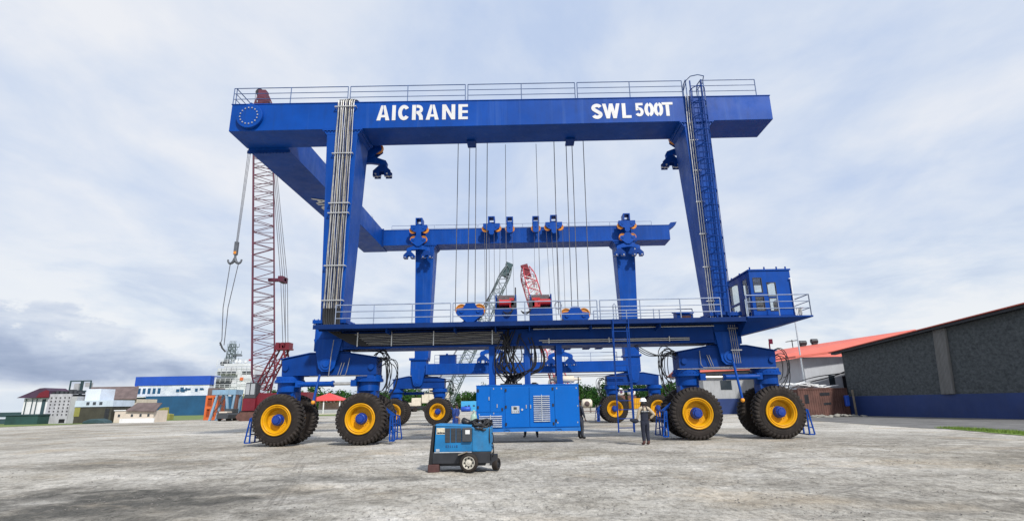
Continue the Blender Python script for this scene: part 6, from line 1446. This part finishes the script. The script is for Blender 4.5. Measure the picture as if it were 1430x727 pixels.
mb = MB(); mb.lathe([(.0005, 0), (.5, .03), (.72, .2), (.72, 1.5), (.5, 1.7), (.0005, 1.75)], (9.7, 92.7, 1.5), (1, 0, 0), 20, sharp=False); mb.build('tank', CREAM, o)
mb = MB(); mb.ball((10.5, 91.9, 1.45), .45, 10); mb.build('pump', BROWN, o)
for x in (9.8, 11.1, 12.2): mb = MB(); mb.bar((x, 92.1, 0), (x, 92.1, 1.0 if x < 12 else 1.3), .09); mb.bar((x, 93.3, 0), (x, 93.3, 1.0), .09); mb.bar((x, 92.1, .95), (x, 93.3, .95), .08); mb.build('frame_leg', DARK, o)
mb = MB(); mb.bar((9.6, 92.1, .25), (12.3, 92.1, .25), .1); mb.build('skid', RUST, o)
o = thing('site_container', 'light blue site container far off left of the generator', 'container', (-13.5, 135, 0))
mb = MB(); mb.box(-15.3, -8.5, 135, 138, .1, 2.45); mb.build('body', SKYB, o, .04)
for x in (-13.6, -12.4): part(o, 'window', DARK, x, x+.5, 134.96, 134.995, 1.2, 1.5)
o = thing('blue_tank', 'dark blue tank lying before the light blue site container', 'tank', (-14.3, 133, 0))
mb = MB(); mb.tube([(-15.1, 133, .62), (-14.9, 133, .62), (-12.9, 133, .62), (-12.7, 133, .62)], [.3, .6, .6, .3], 16); mb.build('drum', ROYAL, o); part(o, 'manhole', DARK, -14.2, -13.6, 132.8, 133.2, 1.21, 1.36)
o = thing('service_truck', 'cream service truck seen low between the far left wheels', 'truck', (-34, 152, 0))
part(o, 'cab', CREAM, -35.6, -33.4, 152, 154.2, .9, 3.0, .1); part(o, 'box', CREAM, -33.3, -29.9, 152, 154.2, 1.0, 2.4, .05); part(o, 'windscreen', GLASSD, -35.3, -33.7, 151.96, 151.995, 1.9, 2.7); part(o, 'chassis', DARK, -35.8, -29.8, 152.1, 154.1, .5, .88)
for x in (-34.9, -31.6, -30.5): mb = MB(); mb.cyl((x, 151.9, .5), (x, 152.5, .5), .5, 14); mb.build('wheel', RUB, o)

# ------------------------------------------------------------------ far wood: single trees
def make_tree(seed, H, Wd, m, label):
    r2 = random.Random(seed); o = thing('broadleaf_tree', label, 'tree', (0, 0, 0), 'trees of the far wood')
    mb = MB(); mb.tube([(0, 0, 0), (.15, 0, H*.3), (.0, .1, H*.62), (.1, 0, H*.85)], [.24, .19, .12, .05], 7)
    cl = []
    for i in range(9):
        a = r2.random()*6.28; z = H*(.28+.6*r2.random()); rr = Wd*.5*(.35+.6*r2.random())*(1.1-.55*abs(z/H-.5)); c = Vector((math.cos(a)*rr, math.sin(a)*rr, z)); cl.append((c, Wd*(.15+.13*r2.random())))
        mb.tube([(0, 0, z*.55), c*.6+Vector((0, 0, z*.3)), c], [.09, .06, .03], 5)
    mb.build('trunk', BARK, o)
    cl.append((Vector((0, 0, H*.78)), Wd*.26))
    cl += [(Vector((math.cos(a)*Wd*.36, math.sin(a)*Wd*.36, H*.17)), Wd*.22) for a in (0.3, 1.7, 3.0, 4.6)]
    mb = MB()
    for c, r_ in cl:
        for k in range(54):
            d = Vector((r2.gauss(0, 1), r2.gauss(0, 1), r2.gauss(0, 1))).normalized(); p = c+d*r_*(r2.random()**.4); p.z = max(.2, p.z*.98)
            n = (d+Vector((r2.uniform(-.7, .7), r2.uniform(-.7, .7), r2.uniform(-.3, .9)))).normalized(); u = n.orthogonal().normalized(); v = n.cross(u); s = .16+.20*r2.random()
            mb.quad(p-u*s-v*s*.5, p+u*s*.8-v*s*.6, p+u*s+v*s*.6, p-u*s*.7+v*s*.7)
    mb.build('crown', m, o); return o
protos = [make_tree(11, 7.2, 7.5, FOL[0], 'dark rounded broadleaf tree in the far wood'), make_tree(12, 6.4, 6.8, FOL[1], 'mid green bushy tree in the far wood'), make_tree(13, 8.0, 6.4, FOL[0], 'taller dark tree rising from the far wood'), make_tree(14, 5.6, 7.6, FOL[2], 'low olive green tree at the edge of the far wood'), make_tree(15, 7.0, 7.0, FOL[1], 'green broad tree in the far wood')]
used = set()
def plant(k, x, y, s):
    o = protos[k] if k not in used else dup(protos[k]); used.add(k); o.location = (x, y, -.05); o.rotation_euler = (0, 0, rnd.random()*6.28); o.scale = (s, s, s*rnd.uniform(.92, 1.08))
i = 0
for row, (yy, sp, s0) in enumerate(((186, 4.6, .86), (196, 5.0, 1.0), (208, 6.0, 1.08))):
    x = -84+row*1.5
    while x < 62:
        plant(rnd.choice((0, 1, 3, 4, 1)) if row == 0 else rnd.choice((0, 2, 4, 0, 1)), x, yy+rnd.uniform(-3, 3)+(x*.02), s0*rnd.choice((.8, .92, 1., 1.05, 1.2))*rnd.uniform(.92, 1.08)); x += sp*rnd.uniform(.75, 1.2)
